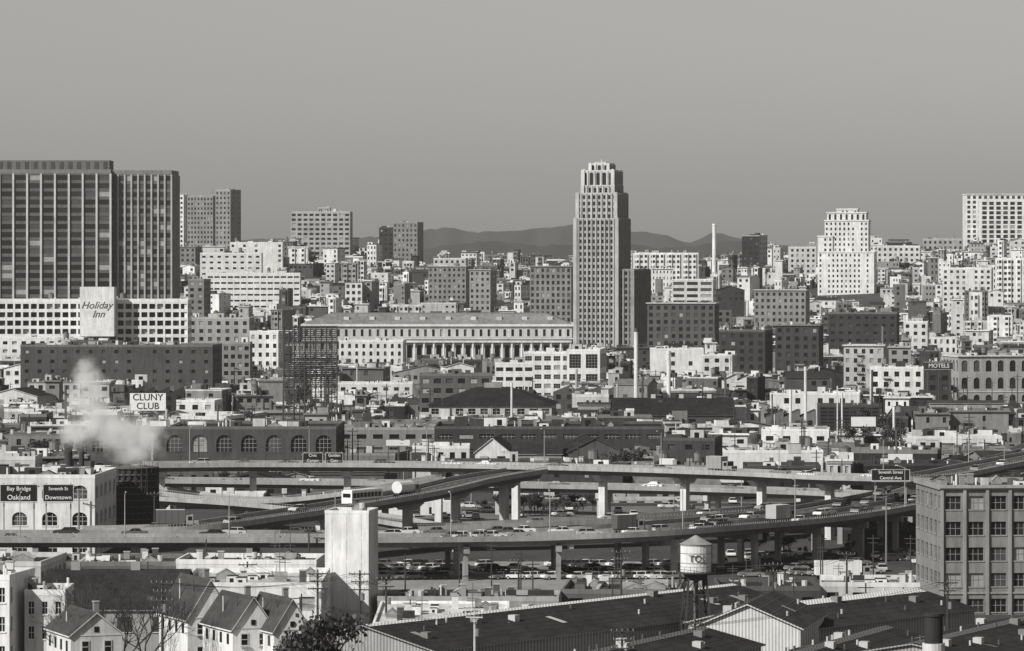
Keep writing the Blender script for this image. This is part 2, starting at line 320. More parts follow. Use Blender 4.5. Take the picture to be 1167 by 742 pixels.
T = [
 ('apartment_tower', 199, 213, 222, 3300, 10, dict(g=.76, reg=262, d=14, skip=.3)),
 ('apartment_tower', 213, 247, 223, 3280, 10, dict(g=.26, reg=270, bay=2.6, wf=.5)),
 ('apartment_tower', 245, 273, 216, 3240, 22, dict(g=.26, reg=272, d=18, bay=3)),
 ('apartment_building', 331, 401, 241, 3300, 5, dict(g=.4, reg=272, bay=4.6, wf=.66, hf=.5, nclut=9)),
 ('apartment_building', 362, 376, 236, 3318, 0, dict(g=.4, reg=250)),
 ('apartment_building', 432, 448, 259, 3310, 0, dict(g=.05, reg=280)),
 ('apartment_building', 448, 482, 253, 3300, 15, dict(g=.22, reg=285, bay=3.4)),
 ('office_building', 228, 298, 288, 2900, 0, dict(g=.7, reg=312, bay=5, hf=.35, nclut=12)),
 ('office_building', 262, 322, 276, 3000, 0, dict(g=.74, reg=300, skip=.5, nclut=8)),
 ('office_building', 236, 342, 311, 2700, 0, dict(g=.74, reg=332, bay=4, wf=.8, hf=.3, rec=.6, nclut=14)),
 ('office_building', 214, 238, 318, 2500, 10, dict(g=.2, reg=352)),
 ('apartment_building', 199, 228, 281, 3100, 12, dict(g=.22, reg=308, corn=True)),
 ('hotel_building', 488, 537, 303, 2750, 12, dict(g=.22, reg=345, corn=True, bay=3, trim=.4)),
 ('hotel_building', 535, 566, 307, 2700, 14, dict(g=.3, reg=345, corn=True, bay=3)),
 ('hotel_building', 494, 533, 294, 3000, 5, dict(g=.5, reg=305)),
 ('office_building', 738, 822, 345, 2200, 8, dict(g=.1, reg=392, bay=3.6, wf=.5, hf=.55, corn=True, trim=.5, d=24, kind='b', nclut=7)),
 ('office_building', 766, 818, 318, 2520, 10, dict(g=.6, reg=343, bay=8, wf=.8, hf=.5)),
 ('apartment_building', 722, 796, 288, 3000, 0, dict(g=.66, reg=306, bay=3.6, bays=True)),
 ('apartment_tower', 846, 876, 268, 3150, 24, dict(g=.03, reg=305, d=16, sg=.5, trim=.3)),
 ('apartment_building', 900, 930, 281, 3050, 0, dict(g=.6, reg=310)),
 ('apartment_building', 1000, 1052, 280, 3100, 8, dict(g=.62, reg=300)),
 ('apartment_building', 1052, 1100, 272, 3300, 6, dict(g=.35, reg=290)),
 ('grand_hotel', 1101, 1190, 221, 3350, 0, dict(g=.74, reg=262, bay=4.2, wf=.55, hf=.62, corn=True, d=26)),
 ('grand_hotel', 1118, 1190, 228, 3330, 0, dict(g=.76, reg=262, bay=5.6, wf=.66, hf=.7)),
 ('apartment_building', 1135, 1190, 294, 2750, 5, dict(g=.72, reg=330, bay=4, bays=True)),
 ('apartment_building', 1075, 1135, 305, 2700, 10, dict(g=.66, reg=335, skip=.2)),
 ('hotel_building', 860, 925, 330, 2450, 12, dict(g=.25, reg=365, corn=True, bay=3.4, kind='b', trim=.5)),
 ('warehouse', 820, 884, 376, 1900, 12, dict(g=.05, reg=430, bay=4, d=22, kind='b', nclut=8, skip=.2, trim=.12)),
 ('warehouse', 884, 942, 370, 1940, 10, dict(g=.06, reg=425, bay=3.6, d=20, kind='b', corn=True, trim=.2, nclut=6)),
 ('warehouse', 945, 1030, 356, 2080, 8, dict(g=.05, reg=392, bay=4, hf=.35, kind='b', nclut=8, d=24, trim=.15)),
 ('hotel_building', 1030, 1062, 366, 2250, 8, dict(g=.6, reg=392)),
 ('hotel_building', 962, 1013, 393, 1800, 8, dict(g=.46, reg=450, corn=True, bay=3.4, esc=True)),
 ('hotel_building', 1013, 1042, 395, 1850, 5, dict(g=.3, reg=430, corn=True)),
 ('loft_building', 992, 1056, 418, 1600, 4, dict(g=.74, reg=448, bay=4, nclut=9, esc=True)),
 ('office_building', 742, 802, 397, 1900, 0, dict(g=.74, reg=432, skip=.7, nclut=9)),
 ('office_building', 800, 842, 404, 1850, 10, dict(g=.6, reg=432)),
 ('brick_warehouse', 22, 247, 393, 1650, 3, dict(g=.08, reg=434, bay=5, wf=.3, hf=.35, d=30, kind='b', nclut=34, trim=.16, skip=.15)),
 ('brick_warehouse', 66, 130, 388, 1690, 3, dict(g=.07, reg=400, kind='b', skip=.5, nclut=8)),
 ('loft_building', 246, 285, 390, 1800, 0, dict(g=.25, reg=425, bay=3, wf=.6)),
 ('loft_building', 284, 323, 377, 1900, 8, dict(g=.74, reg=425, bay=3.4)),
 ('loft_building', 214, 288, 362, 2080, 6, dict(g=.34, reg=388, bay=4, nclut=9)),
 ('loft_building', 386, 462, 388, 2000, 4, dict(g=.68, reg=418, bay=3.2, wf=.4, hf=.6, arch=True, nclut=8)),
 ('department_store', 564, 608, 413, 1680, 0, dict(g=.76, reg=440, bay=4, wf=.75, hf=.4, nclut=8)),
 ('department_store', 597, 665, 401, 1720, 4, dict(g=.62, reg=436, bay=3.6, wf=.7, hf=.5, bars=True, nclut=9)),
 ('department_store', 646, 693, 398, 1700, 6, dict(g=.76, reg=442, bay=6, wf=.7, hf=.7, bars=True, rows=3, d=30, nclut=6)),
 ('loft_building', 478, 560, 426, 1560, 0, dict(g=.12, reg=452, bay=4, wf=.6, nclut=12)),
 ('arched_brick_warehouse', 99, 386, 486, 1150, 1, dict(g=.08, reg=540, bay=6.6, wf=.62, hf=.6, rows=2, kind='b', arch=True, bars=.3, d=40, rec=.5, nclut=34, roof=.04, sill=True, trim=.14)),
 ('warehouse', 384, 496, 487, 1240, 0, dict(g=.24, reg=520, bay=5, wf=.6, hf=.35, d=25, nclut=16)),
 ('warehouse', 495, 760, 486, 1215, 1, dict(g=.05, reg=524, bay=6, wf=.7, hf=.3, d=38, roof=.03, nclut=34, bars=.3, trim=.1)),
 ('brick_warehouse', 756, 828, 499, 1120, 8, dict(g=.06, reg=530, bay=4.4, wf=.4, hf=.4, kind='b', d=22, nclut=12, trim=.1)),
 ('warehouse', 826, 938, 513, 1110, 0, dict(g=.7, reg=532, bay=6, skip=.85, nclut=16)),
 ('warehouse', 868, 950, 489, 1300, 5, dict(g=.76, reg=512, bay=5, hf=.35, nclut=9)),
 ('warehouse', 1018, 1142, 497, 1280, 0, dict(g=.74, reg=512, bay=7, wf=.7, hf=.25, nclut=14)),
 ('warehouse', 935, 1002, 461, 1500, 0, dict(g=.04, reg=500, bay=2.4, wf=.8, hf=.3, rows=7)),
 ('warehouse', 470, 535, 508, 1130, 0, dict(g=.6, reg=530, bay=3, nclut=6)),
 ('warehouse', 878, 985, 448, 1520, 6, dict(g=.7, reg=470, skip=.5, nclut=12)),
 ('civic_building', 1082, 1190, 405, 1720, -8, dict(g=.36, reg=468, bay=5, wf=.5, hf=.66, rows=3, arch=True, corn=True, d=26, trim=.6, nclut=10)),
 ('hotel_building', 1056, 1084, 412, 1690, 0, dict(g=.05, reg=448)),
 ('loft_building', 200, 250, 456, 1500, 6, dict(g=.72, reg=475, bay=4)),
 ('loft_building', 385, 470, 436, 1700, 0, dict(g=.66, reg=455, bay=4, hf=.4, nclut=8)),
]
for (nm, x0, x1, yt, D, th, kw) in T: bldg(nm, x0, x1, yt, D, th, **kw)

def stepped():
    D = 2900; b = B()
    def tier(w, d, z0, z1, cx=0, bay=2.9, arch=False, hf=.5, rows=None):
        hw, hd = w/2, d/2; wl = mat(.74)
        b.facade(cx-hw, -hd, 1, 0, w, z0, z1, max(2, round(w/bay)), rows or max(1, round((z1-z0)/3.4)), .4, hf, wl, rec=.4, arch=arch, skip=.0 if arch else .12)
        b.facade(cx+hw, -hd, 0, 1, d, z0, z1, max(2, round(d/bay)), rows or max(1, round((z1-z0)/3.4)), .4, hf, wl, rec=.4, arch=arch)
        b.q([(cx-hw, hd, z0), (cx-hw, -hd, z0), (cx-hw, -hd, z1), (cx-hw, hd, z1)], wl); b.q([(cx+hw, hd, z0), (cx-hw, hd, z0), (cx-hw, hd, z1), (cx+hw, hd, z1)], wl)
        b.q([(cx-hw, -hd, z1), (cx+hw, -hd, z1), (cx+hw, hd, z1), (cx-hw, hd, z1)], mat(.3, 'r'))
        b.box(cx-hw-.4, cx+hw+.4, -hd-.4, -hd+.2, z1, z1+.9, wl); b.box(cx+hw-.2, cx+hw+.4, -hd+.2, hd, z1, z1+.9, wl)
    g0 = 20
    tier(37, 20, g0, Z(288, D)); tier(29, 16, g0, Z(252, D)); tier(26, 14, Z(252, D), Z(243, D), rows=1, arch=True, hf=.8, bay=3.8); tier(14, 10, Z(243, D), Z(239, D), rows=1)
    tier(10, 18, g0, Z(270, D), cx=-14); b.cyl(0, 0, Z(239, D), Z(231, D), .2, .1, mat(.3, 'p'), 6)
    b.make('grand_hotel_tower', (X(966, D+15), D+15, 0), radians(-10))
stepped(); reg(925, 1008, 345, 2880, 2935)

def pyramid():
    D = 1500; b = B(); x0, x1 = X(492, D), X(632, D); w = x1-x0; d = 38; z1 = Z(462, D); zr = Z(443, D)
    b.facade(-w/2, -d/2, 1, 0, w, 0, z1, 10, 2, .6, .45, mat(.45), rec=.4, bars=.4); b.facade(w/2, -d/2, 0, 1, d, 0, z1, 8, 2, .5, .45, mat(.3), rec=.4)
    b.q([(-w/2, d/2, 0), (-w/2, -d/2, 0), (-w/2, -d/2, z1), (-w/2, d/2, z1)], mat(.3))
    o = 1.0; e = 15; A = [(-w/2-o, -d/2-o, z1), (w/2+o, -d/2-o, z1), (w/2+o, d/2+o, z1), (-w/2-o, d/2+o, z1)]; C = [(-w/2+e, -2, zr), (w/2-e, -2, zr), (w/2-e, 2, zr), (-w/2+e, 2, zr)]
    for i in range(4): j = (i+1) % 4; b.q([A[i], A[j], C[j], C[i]], mat(.03, 'r'))
    b.q(C, mat(.03, 'r')); b.q(A[::-1], mat(.3))
    b.box(-3, 3, -2.5, 2.5, zr-.5, zr+1.6, mat(.3), mat(.05, 'r'))
    b.make('market_hall', ((x0+x1)/2, D+d/2, 0), radians(-3))
pyramid(); reg(488, 636, 480, 1495, 1545)

def gable(name, x0, x1, yr, ye, D, d, wall=.4, roof=.1, axis='x', th=0, rg=None, base=None, win=True):
    Xa, Xb = X(x0, D), X(x1, D); b = B(); w = Xb-Xa; zr = Z(yr, D+(d/2 if axis == 'x' else 0)); ze = Z(ye, D)
    zb = terr((Xa+Xb)/2, D)-.5 if base is None else base
    b.prism(w, d, zb, ze, zr, mat(wall), mat(roof, 'r'), axis=axis)
    if win:
        n = max(2, int(w/5))
        for i in range(n):
            a = -w/2+w*(i+.5)/n; h = min(2.2, (ze-zb)*.4); b.box(a-1.1, a+1.1, -d/2-.06, -d/2-.02, ze-.9-h, ze-.9, glass()); b.box(a-1.25, a+1.25, -d/2-.16, -d/2-.02, ze-1.05-h, ze-.92-h, mat(.5))
    if axis == 'x' and w > 18:
        for i in range(int(w/9)): a = -w/2+4+i*9; b.box(a-.7, a+.7, -.7, .7, zr-.3, zr+1.3, mat(R.choice([.1, .3, .5]), 'p'))
        k = (zr-ze)/(d/2)
        for i in range(int(w/3)):      # roof vents and skylights on the near slope
            if R.random() < .4:
                a = R.uniform(-w*.46, w*.46); y = -R.uniform(.1, .45)*d; z = zr-k*abs(y)
                if R.random() < .5: b.cyl(a, y, z-.2, z+1.2, .18, .18, mat(R.choice([.06, .5]), 'p'), 7)
                else: b.box(a-.6, a+.6, y-.5, y+.5, z-.3, z+.6, mat(R.choice([.1, .5]), 'p'))
    o = b.make(name, ((Xa+Xb)/2, D+d/2, 0), radians(-th))
    if rg: reg(x0, x1, rg, D, D+d)
    return o
gable('warehouse_shed', 700, 838, 454, 474, 1390, 40, .08, .03, 'x', 0, 478)
gable('warehouse_shed', 545, 585, 500, 516, 1160, 20, .66, .06, 'y', 5, 528)
gable('warehouse_shed', 585, 640, 505, 518, 1150, 20, .3, .04, 'x', 0, 528)
gable('warehouse_shed', 640, 705, 500, 516, 1155, 24, .1, .03, 'y', -6, 528)

def lattice():
    D = 1450; b = B(); x0, x1 = X(323, D), X(384, D); z0, z1 = 0, Z(372, D); m = mat(.06, 'p'); nz = 20; nx = 10
    for y in (0, 3):
        for i in range(nx+1): a = x0+(x1-x0)*i/nx; b.bar((a, y, z0), (a, y, z1), .25, m)
        for k in range(nz+1):
            z = z0+(z1-z0)*k/nz; b.bar((x0, y, z), (x1, y, z), .2, m)
        if y: continue
        for i in range(nx):
            for k in range(nz):
                a0 = x0+(x1-x0)*i/nx; a1 = x0+(x1-x0)*(i+1)/nx; za = z0+(z1-z0)*k/nz; zb = z0+(z1-z0)*(k+1)/nz
                if (i+k) % 2: b.bar((a0, y, za), (a1, y, zb), .14, m)
                else: b.bar((a1, y, za), (a0, y, zb), .14, m)
    for k in range(30):
        z = Z(442, D)+(z1-Z(442, D))*k/30; b.box(x0, x1, 3.2, 3.35, z, z+.42, mat(.08, 'p'))
    for i in range(0, nx+1, 2): a = x0+(x1-x0)*i/nx; b.bar((a, 0, z1*.6), (a, -7, 0), .22, m)
    b.make('billboard_scaffold', (0, D, 0))
lattice(); reg(318, 388, 476, 1440, 1456)

def chimney(px, yt, D, r, g, g2=None, name='chimney'):
    b = B(); x = X(px, D); z0 = terr(x, D); z1 = Z(yt, D)
    b.cyl(0, 0, z0, z1-1.2, r*1.15, r, mat(g), 14); b.cyl(0, 0, z1-1.2, z1, r*1.15, r*1.15, mat(g2 or g), 14)
    b.make(name, (x, D, 0))
chimney(814, 255, 3000, 1.3, .76); chimney(725, 374, 1480, .7, .7, .1); chimney(762, 400, 1560, .7, .78)
chimney(918, 418, 1380, .45, .7); chimney(901, 444, 1330, .4, .7); chimney(78, 505, 1000, .9, .05); chimney(93, 500, 1010, .6, .06)
chimney(1006, 372, 2000, .5, .2)
for i in range(26):
    D0 = R.uniform(1080, 2200); chimney(R.uniform(0, 1160), HY+(H-R.uniform(14, 20))/D0*F, D0, R.uniform(.2, .4), R.choice([.1, .4, .7]))

def signboard(name, x0, x1, y0, y1, D, g, lines, tg, legs=True, size=None, rz=0):
    b = B(); w = X(x1, D)-X(x0, D); z0, z1 = Z(y1, D), Z(y0, D); cx = (X(x0, D)+X(x1, D))/2; zb = terr(cx, D)
    b.box(-w/2, w/2, -.12, .12, z0, z1, mat(g, 'p'))
    for t in ((-w/2-.1, w/2+.1, z1, z1+.12), (-w/2-.1, w/2+.1, z0-.12, z0)): b.box(t[0], t[1], -.16, .16, t[2], t[3], mat(tg if g > .3 else .5, 'p'))
    if legs:
        for i in range(3):
            a = -w/2*.8+w*.8*i/2; b.box(a-.12, a+.12, .15, .4, zb, z1-.3, mat(.1, 'p')); b.bar((a, .3, z0), (a, 3, max(zb, z0-6)), .15, mat(.1, 'p'))
    o = b.make(name, (cx, D, 0), rz); n = len(lines)
    for i, t in enumerate(lines):
        h = (z1-z0)/n; sz = size or h*1.0; text(None, t, sz, (0, -.16, z1-h*(i+.5)), mat(tg, 'p'), o)
    return o
signboard('rooftop_sign', 148, 189, 448, 468, 1420, .78, ['CLUNY', 'CLUB'], .03, size=3)
signboard('motel_sign', 1054, 1086, 413, 421, 1675, .04, ['MOTELS'], .7, size=2.2)
for (a, c, e, f, D0) in ((970, 998, 475, 486, 1320), (440, 467, 501, 508, 1180), (1012, 1040, 517, 526, 1120), (900, 922, 537, 546, 1080), (1100, 1130, 470, 480, 1400)):
    signboard('billboard', a, c, e, f, D0, .7, [], .1)

# ---------------------------------------------------------------- city fill
def blocked(x0, x1, D0, D1):
    for (a, b_, yb, d0, d1) in HERO:
        if x1 > a and x0 < b_ and D1 > d0-2 and D0 < d1+2: return True
    return False
def ylimit(x0, x1, D):
    y = 0
    for (a, b_, yb, d0, d1) in HERO:
        if D < d0 and x1 > a+3 and x0 < b_-3: y = max(y, yb-R.uniform(0, 6))
    return y
nb = 0
D = 1075.0
while D < 3420:
    hill = D > 2350
    px = -90.0+R.uniform(-20, 0)
    while px < 1260:
        if D < 1500: w = R.choice([6, 8, 11, 16, 24, 32])*R.uniform(.8, 1.1); h = R.uniform(4.5, 11)
        elif D < 2350: w = R.choice([5, 7, 9, 12, 17, 25])*R.uniform(.85, 1.1); h = R.choice([6, 7, 9, 10, 12, 14, 17])*R.uniform(.85, 1.15)
        else: w = R.choice([5, 6, 7, 8, 9, 11, 14, 19])*R.uniform(.9, 1.1); h = R.choice([6, 7, 8, 9, 10, 11, 12, 14, 18, 23])*R.uniform(.85, 1.15)
        wp = w/D*F; x0, x1 = px, px+wp; dep = R.uniform(12, 22); px = x1+R.choice([0, 0, .5, 1, 5])*1.0
        if R.random() < .06: continue
        d0 = D+R.uniform(-9, 9)
        if blocked(x0, x1, d0, d0+dep): continue
        gx = X((x0+x1)/2, d0); gz = terr(gx, d0); zt = gz+h
        yl = ylimit(x0, x1, d0)
        if d0 > 3150 and 470 < (x0+x1)/2 < 850: zt = min(zt, Z(286+R.uniform(0, 6), d0))
        elif d0 > 2500: zt = min(zt, Z(273+R.uniform(-3, 8), d0))
        if yl: zt = min(zt, Z(yl, d0))
        if zt-gz < 3.5: continue
        t = R.random(); mp = (x0+x1)/2
        if hill: g = R.choice([.78, .74, .7, .62, .52, .42, .3]) if t < (.6 if mp < 850 else .72) else R.choice([.05, .07, .11, .16, .22])
        elif D > 1550: g = R.choice([.78, .7, .6, .48, .36]) if t < .42 else R.choice([.04, .06, .09, .13, .18, .25])
        else: g = R.choice([.78, .7, .55, .42]) if t < .27 else R.choice([.03, .05, .07, .11, .16, .24])
        k = R.random(); th = R.choice([0, 2, 6, 10, 14, -8]) if not hill else R.choice([0, 0, 4, 8, 14, 20])
        if k < (.28 if not hill else .14) and w > 7:
            ax = R.choice('xy'); pz = min(3, w*.14); b = B()
            if R.random() < .3 and w > 14 and not hill:      # saw-tooth north-light roof
                ze = zt-2.4; b.box(-w/2, w/2, -dep/2, dep/2, gz-.6, ze, mat(g), mat(.06, 'r')); n = int(w/5); sw = w/n
                for i in range(n):
                    a0 = -w/2+i*sw; a1 = a0+sw
                    b.q([(a0, -dep/2, ze), (a1, -dep/2, ze), (a1, -dep/2, ze+2.3)], mat(g)); b.q([(a0, -dep/2, ze), (a1, -dep/2, ze+2.3), (a1, dep/2, ze+2.3), (a0, dep/2, ze)], mat(.06, 'r')); b.q([(a1, -dep/2, ze), (a1, dep/2, ze), (a1, dep/2, ze+2.3), (a1, -dep/2, ze+2.3)], GL[1])
                zt2 = ze
            else:
                b.prism(w, dep, gz-.6, zt-pz, zt, mat(g), mat(R.choice([.03, .04, .06, .18]), 'r'), axis=ax); zt2 = zt-pz
                if ax == 'x' and w > 14 and R.random() < .5: b.prism(w*.8, 3.4, zt-.6, zt+1.2, zt+1.9, mat(.3), mat(.05, 'r'), axis='x')
                for _ in range(R.randint(0, 4)): a = R.uniform(-.35, .35)*w; b.cyl(a, R.uniform(-.2, .2)*dep, zt-pz, zt+R.uniform(.3, 1.8), .18, .18, mat(R.choice([.06, .5, .7]), 'p'), 7)
            n = max(1, int(w/3.4))
            for i in range(n):
                a = -w/2+w*(i+.5)/n
                for zz in (zt2-2.6, zt2-6):
                    if zz > gz+.3 and R.random() < .8: b.box(a-.8, a+.8, -dep/2-.05, -dep/2-.02, zz, zz+1.6, glass()); b.box(a-.9, a+.9, -dep/2-.14, -dep/2-.02, zz-.15, zz-.02, mat(min(.8, g*1.3)))
            b.make('warehouse_shed' if not hill else 'gabled_house', (X((x0+x1)/2, d0), d0+dep/2, 0), radians(-th))
        else:
            bldg('loft_building' if not hill else 'apartment_building', x0, x1, 0, d0, th, d=dep, g=g, zt=zt, fl=R.uniform(2.9, 4.0), bay=R.uniform(2.0, 4.2), wf=R.uniform(.3, .6),
                 hf=R.uniform(.36, .58), corn=R.random() < .4, roof=R.choice([.03, .05, .08, .14, .4]), nclut=R.randint(4, 9) if not hill else R.randint(2, 6), skip=R.choice([0, .1, .25, .5, .8]), par=R.uniform(.3, 1.1),
                 bays=hill and R.random() < .4, trim=R.choice([None, None, .7, .2]), esc=(not hill) and R.random() < .25)
        nb += 1
    D += 34 if D < 1500 else (38 if D < 2350 else 42)
print('fill', nb)

# ---------------------------------------------------------------- freeways
def cat(P, n=14):
    out = []
    Q = [tuple(2*P[0][k]-P[1][k] for k in range(3))]+P+[tuple(2*P[-1][k]-P[-2][k] for k in range(3))]
    for i in range(1, len(Q)-2):
        a, b_, c, d = Q[i-1:i+3]
        for j in range(n):
            t = j/n; out.append(tuple(.5*((2*b_[k])+(-a[k]+c[k])*t+(2*a[k]-5*b_[k]+4*c[k]-d[k])*t*t+(-a[k]+3*b_[k]-3*c[k]+d[k])*t**3) for k in range(3)))
    out.append(P[-1]); return out
PATHS = {}
def freeway(name, key, pts, width, bent=32, thick=1.5, colw=1.5, ncol=1, median=False, lanes=3, off=8.0, g=.36, cg=.5):
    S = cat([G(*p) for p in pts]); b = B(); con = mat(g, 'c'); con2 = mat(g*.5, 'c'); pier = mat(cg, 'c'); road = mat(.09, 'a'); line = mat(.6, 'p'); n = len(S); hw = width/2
    nr = []
    for i in range(n):
        a = S[max(0, i-1)]; c = S[min(n-1, i+1)]; dx, dy = c[0]-a[0], c[1]-a[1]; l = sqrt(dx*dx+dy*dy); nr.append((dy/l, -dx/l, dx/l, dy/l))
    prof = [(-hw, .8), (-hw+.3, .8), (-hw+.3, 0), (hw-.3, 0), (hw-.3, .8), (hw, .8), (hw, -.2), (hw-1.2, -.4), (hw-1.9, -thick), (-hw+1.9, -thick), (-hw+1.2, -.4), (-hw, -.2)]
    def pt(i, o, z): return (S[i][0]+nr[i][0]*o, S[i][1]+nr[i][1]*o, S[i][2]+z)
    for i in range(n-1):
        for k in range(len(prof)):
            (o0, z0), (o1, z1) = prof[k], prof[(k+1) % len(prof)]
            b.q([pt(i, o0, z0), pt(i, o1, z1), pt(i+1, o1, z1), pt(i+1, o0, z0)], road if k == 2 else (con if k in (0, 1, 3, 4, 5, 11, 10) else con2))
        b.q([pt(i, hw, 1.2), pt(i, hw, 1.28), pt(i+1, hw, 1.28), pt(i+1, hw, 1.2)], mat(.3, 'p'))
        for u in (0, .33, .66):      # rail posts
            P0, P1 = pt(i, hw-.08, .8), pt(i+1, hw-.08, .8); q = tuple(P0[k]+(P1[k]-P0[k])*u for k in range(3)); b.box(q[0]-.06, q[0]+.06, q[1]-.06, q[1]+.06, q[2], q[2]+.46, mat(.3, 'p'))
        for sd in (-1, 1):
            o = sd*(hw-1.2); b.q([pt(i, o-.07, .01), pt(i, o+.07, .01), pt(i+1, o+.07, .01), pt(i+1, o-.07, .01)], line)
        if median:
            for o0, z0, o1, z1 in ((-.3, 0, -.12, .8), (-.12, .8, .12, .8), (.12, .8, .3, 0)): b.q([pt(i, o0, z0), pt(i, o1, z1), pt(i+1, o1, z1), pt(i+1, o0, z0)], con)
        if i % 2 == 0:
            for ln in range(1, lanes):
                o = -hw+1.2+(width-2.4)*ln/lanes
                b.q([pt(i, o-.06, .01), pt(i, o+.06, .01), pt(i+1, o+.06, .01), pt(i+1, o-.06, .01)], line)
    acc = 0; nxt = off
    for i in range(1, n):
        seg = sqrt((S[i][0]-S[i-1][0])**2+(S[i][1]-S[i-1][1])**2); acc += seg
        if acc > nxt:
            nxt += bent; nx, ny, tx, ty = nr[i]
            zb = terr(S[i][0], S[i][1]); zt = S[i][2]-thick
            def bx(o0, o1, t, z0, z1, o0b=None, o1b=None):
                o0b = o0 if o0b is None else o0b; o1b = o1 if o1b is None else o1b
                def p(o, s, z): return (S[i][0]+nx*o+tx*s, S[i][1]+ny*o+ty*s, z)
                bt = [p(o0b, -t, z0), p(o1b, -t, z0), p(o1b, t, z0), p(o0b, t, z0)]; tp = [p(o0, -t, z1), p(o1, -t, z1), p(o1, t, z1), p(o0, t, z1)]
                for a in range(4): c = (a+1) % 4; b.q([bt[a], bt[c], tp[c], tp[a]], pier)
                b.q(tp, pier); b.q(bt[::-1], pier)
            if ncol == 1:
                bx(-hw+1.5, hw-1.5, colw*.6, zt-1.3, zt+.05, -hw+3.2 if hw > 4.5 else -1, hw-3.2 if hw > 4.5 else 1)
                bx(-colw/2, colw/2, colw*.5, zb, zt-1.3)
            else:
                bx(-hw+1, hw-1, colw*.5, zt-1.2, zt+.05)
                for c in range(ncol):
                    o = (-hw+2.5)+(width-5)*c/(ncol-1); bx(o-colw/2, o+colw/2, colw*.4, zb, zt-1.2)
    ob = b.make(name); PATHS[key] = (S, nr, hw); return ob
freeway('freeway_overpass', 'main', [(-120, 613, 7.5), (60, 613, 7.5), (250, 613, 7.5), (430, 613, 7.5), (600, 611, 7.5), (700, 607, 8), (800, 600, 8.3), (900, 591, 8.5), (980, 579, 8.5), (1060, 562, 8), (1130, 537, 8), (1210, 515, 8)], 22, bent=19, ncol=3, colw=1.1, median=True, lanes=6, thick=1.2, g=.3, cg=.3)
freeway('freeway_overpass', 'upper', [(165, 531, 13), (300, 530, 13), (500, 531, 13), (700, 535, 13), (850, 540, 13), (960, 545, 13), (1050, 545, 13), (1120, 533, 13), (1210, 515, 13)], 11, bent=20.4, ncol=1, colw=1.5, off=2, thick=1.2, g=.38, cg=.66)
freeway('freeway_overpass', 'second', [(140, 548, 6.5), (400, 551, 6.5), (600, 554, 6.5), (800, 558, 6.5), (950, 563, 6.5), (1040, 569, 6.8)], 11, bent=26, ncol=2, colw=1.2, off=12, g=.32, thick=1.1)
freeway('freeway_ramp', 'ramp', [(90, 606, 7.3), (215, 602, 8), (300, 591, 9), (400, 576, 10), (480, 562, 11.2), (540, 548, 12.2), (600, 538, 12.7)], 10, bent=27, ncol=1, colw=1.6, off=10, thick=1.4, g=.34)
freeway('freeway_ramp', 'ramp2', [(150, 566, 6), (300, 576, 5.5), (420, 590, 4), (500, 602, 2.6), (600, 604, 2)], 9, bent=24, ncol=1, colw=1.3, thick=1.1)
freeway('freeway_ramp', 'ramp3', [(175, 560, 7), (260, 570, 6), (330, 571, 6.5), (420, 560, 9), (500, 546, 11.5)], 8, bent=24, ncol=1, colw=1.3, thick=1.1)
freeway('freeway_overpass', 'third', [(470, 603, 4.5), (600, 598, 5), (760, 590, 5.5), (900, 580, 6), (1000, 570, 6.3)], 10, bent=24, ncol=2, colw=1.1, thick=1.1)

# ---------------------------------------------------------------- vehicles
def wheels(b, xs, y, r):
    for s in (-1, 1):
        for x in xs:
            n = 12; e = [(x+r*cos(2*pi*i/n), s*y, r+r*sin(2*pi*i/n)) for i in range(n)]; c = [(q[0], s*(y-.25), q[2]) for q in e]
            for i in range(n): j = (i+1) % n; b.q([c[i], c[j], e[j], e[i]], mat(.03, 'p'))
            b.q(e, mat(.03, 'p')); b.q([(x+r*.5*cos(2*pi*i/8), s*(y+.01), r+r*.5*sin(2*pi*i/8)) for i in range(8)], mat(.5, 'p'))
def car_mesh(g, wagon=False):
    b = B(); p = mat(g, 'p', .35); gls = GL[0]; ch = mat(.6, 'p')
    prof = [(-2.4, .35), (-2.45, .75), (-2.3, .88), (-1.1, .95), (1.3, .95), (2.25, .85), (2.42, .7), (2.4, .35)]
    w = .9
    for (x0, z0), (x1, z1) in zip(prof, prof[1:]): b.q([(x0, -w, z0), (x0, w, z0), (x1, w, z1), (x1, -w, z1)], p)
    for s in (-1, 1): b.q([(x, s*w, z) for x, z in prof][::s], p)
    b.q([(-2.4, -w, .35), (2.4, -w, .35), (2.4, w, .35), (-2.4, w, .35)], mat(.03, 'p'))
    xb = -2.2 if wagon else -1.5; a = [(xb, -.82, .94), (1.0, -.82, .94), (1.0, .82, .94), (xb, .82, .94)]; t = [(xb+.45, -.62, 1.4), (.35, -.62, 1.4), (.35, .62, 1.4), (xb+.45, .62, 1.4)]
    for i in range(4): j = (i+1) % 4; b.q([a[i], a[j], t[j], t[i]], gls)
    b.box(xb+.43, .37, -.63, .63, 1.4, 1.44, p)
    for s in (-1, 1): b.bar((xb+1.35, s*.82, .94), (xb+1.35, s*.63, 1.41), .09, p)
    wheels(b, (-1.45, 1.5), .92, .33)
    for xx in (-2.5, 2.42): b.box(xx, xx+.1, -.88, .88, .42, .56, ch)
    o = b.make('tmp'); me = o.data; me.name = 'car_body'; bpy.data.objects.remove(o); return me
CARS = [car_mesh(g, i % 3 == 2) for i, g in enumerate([.8, .75, .5, .3, .12, .05, .7, .2])]
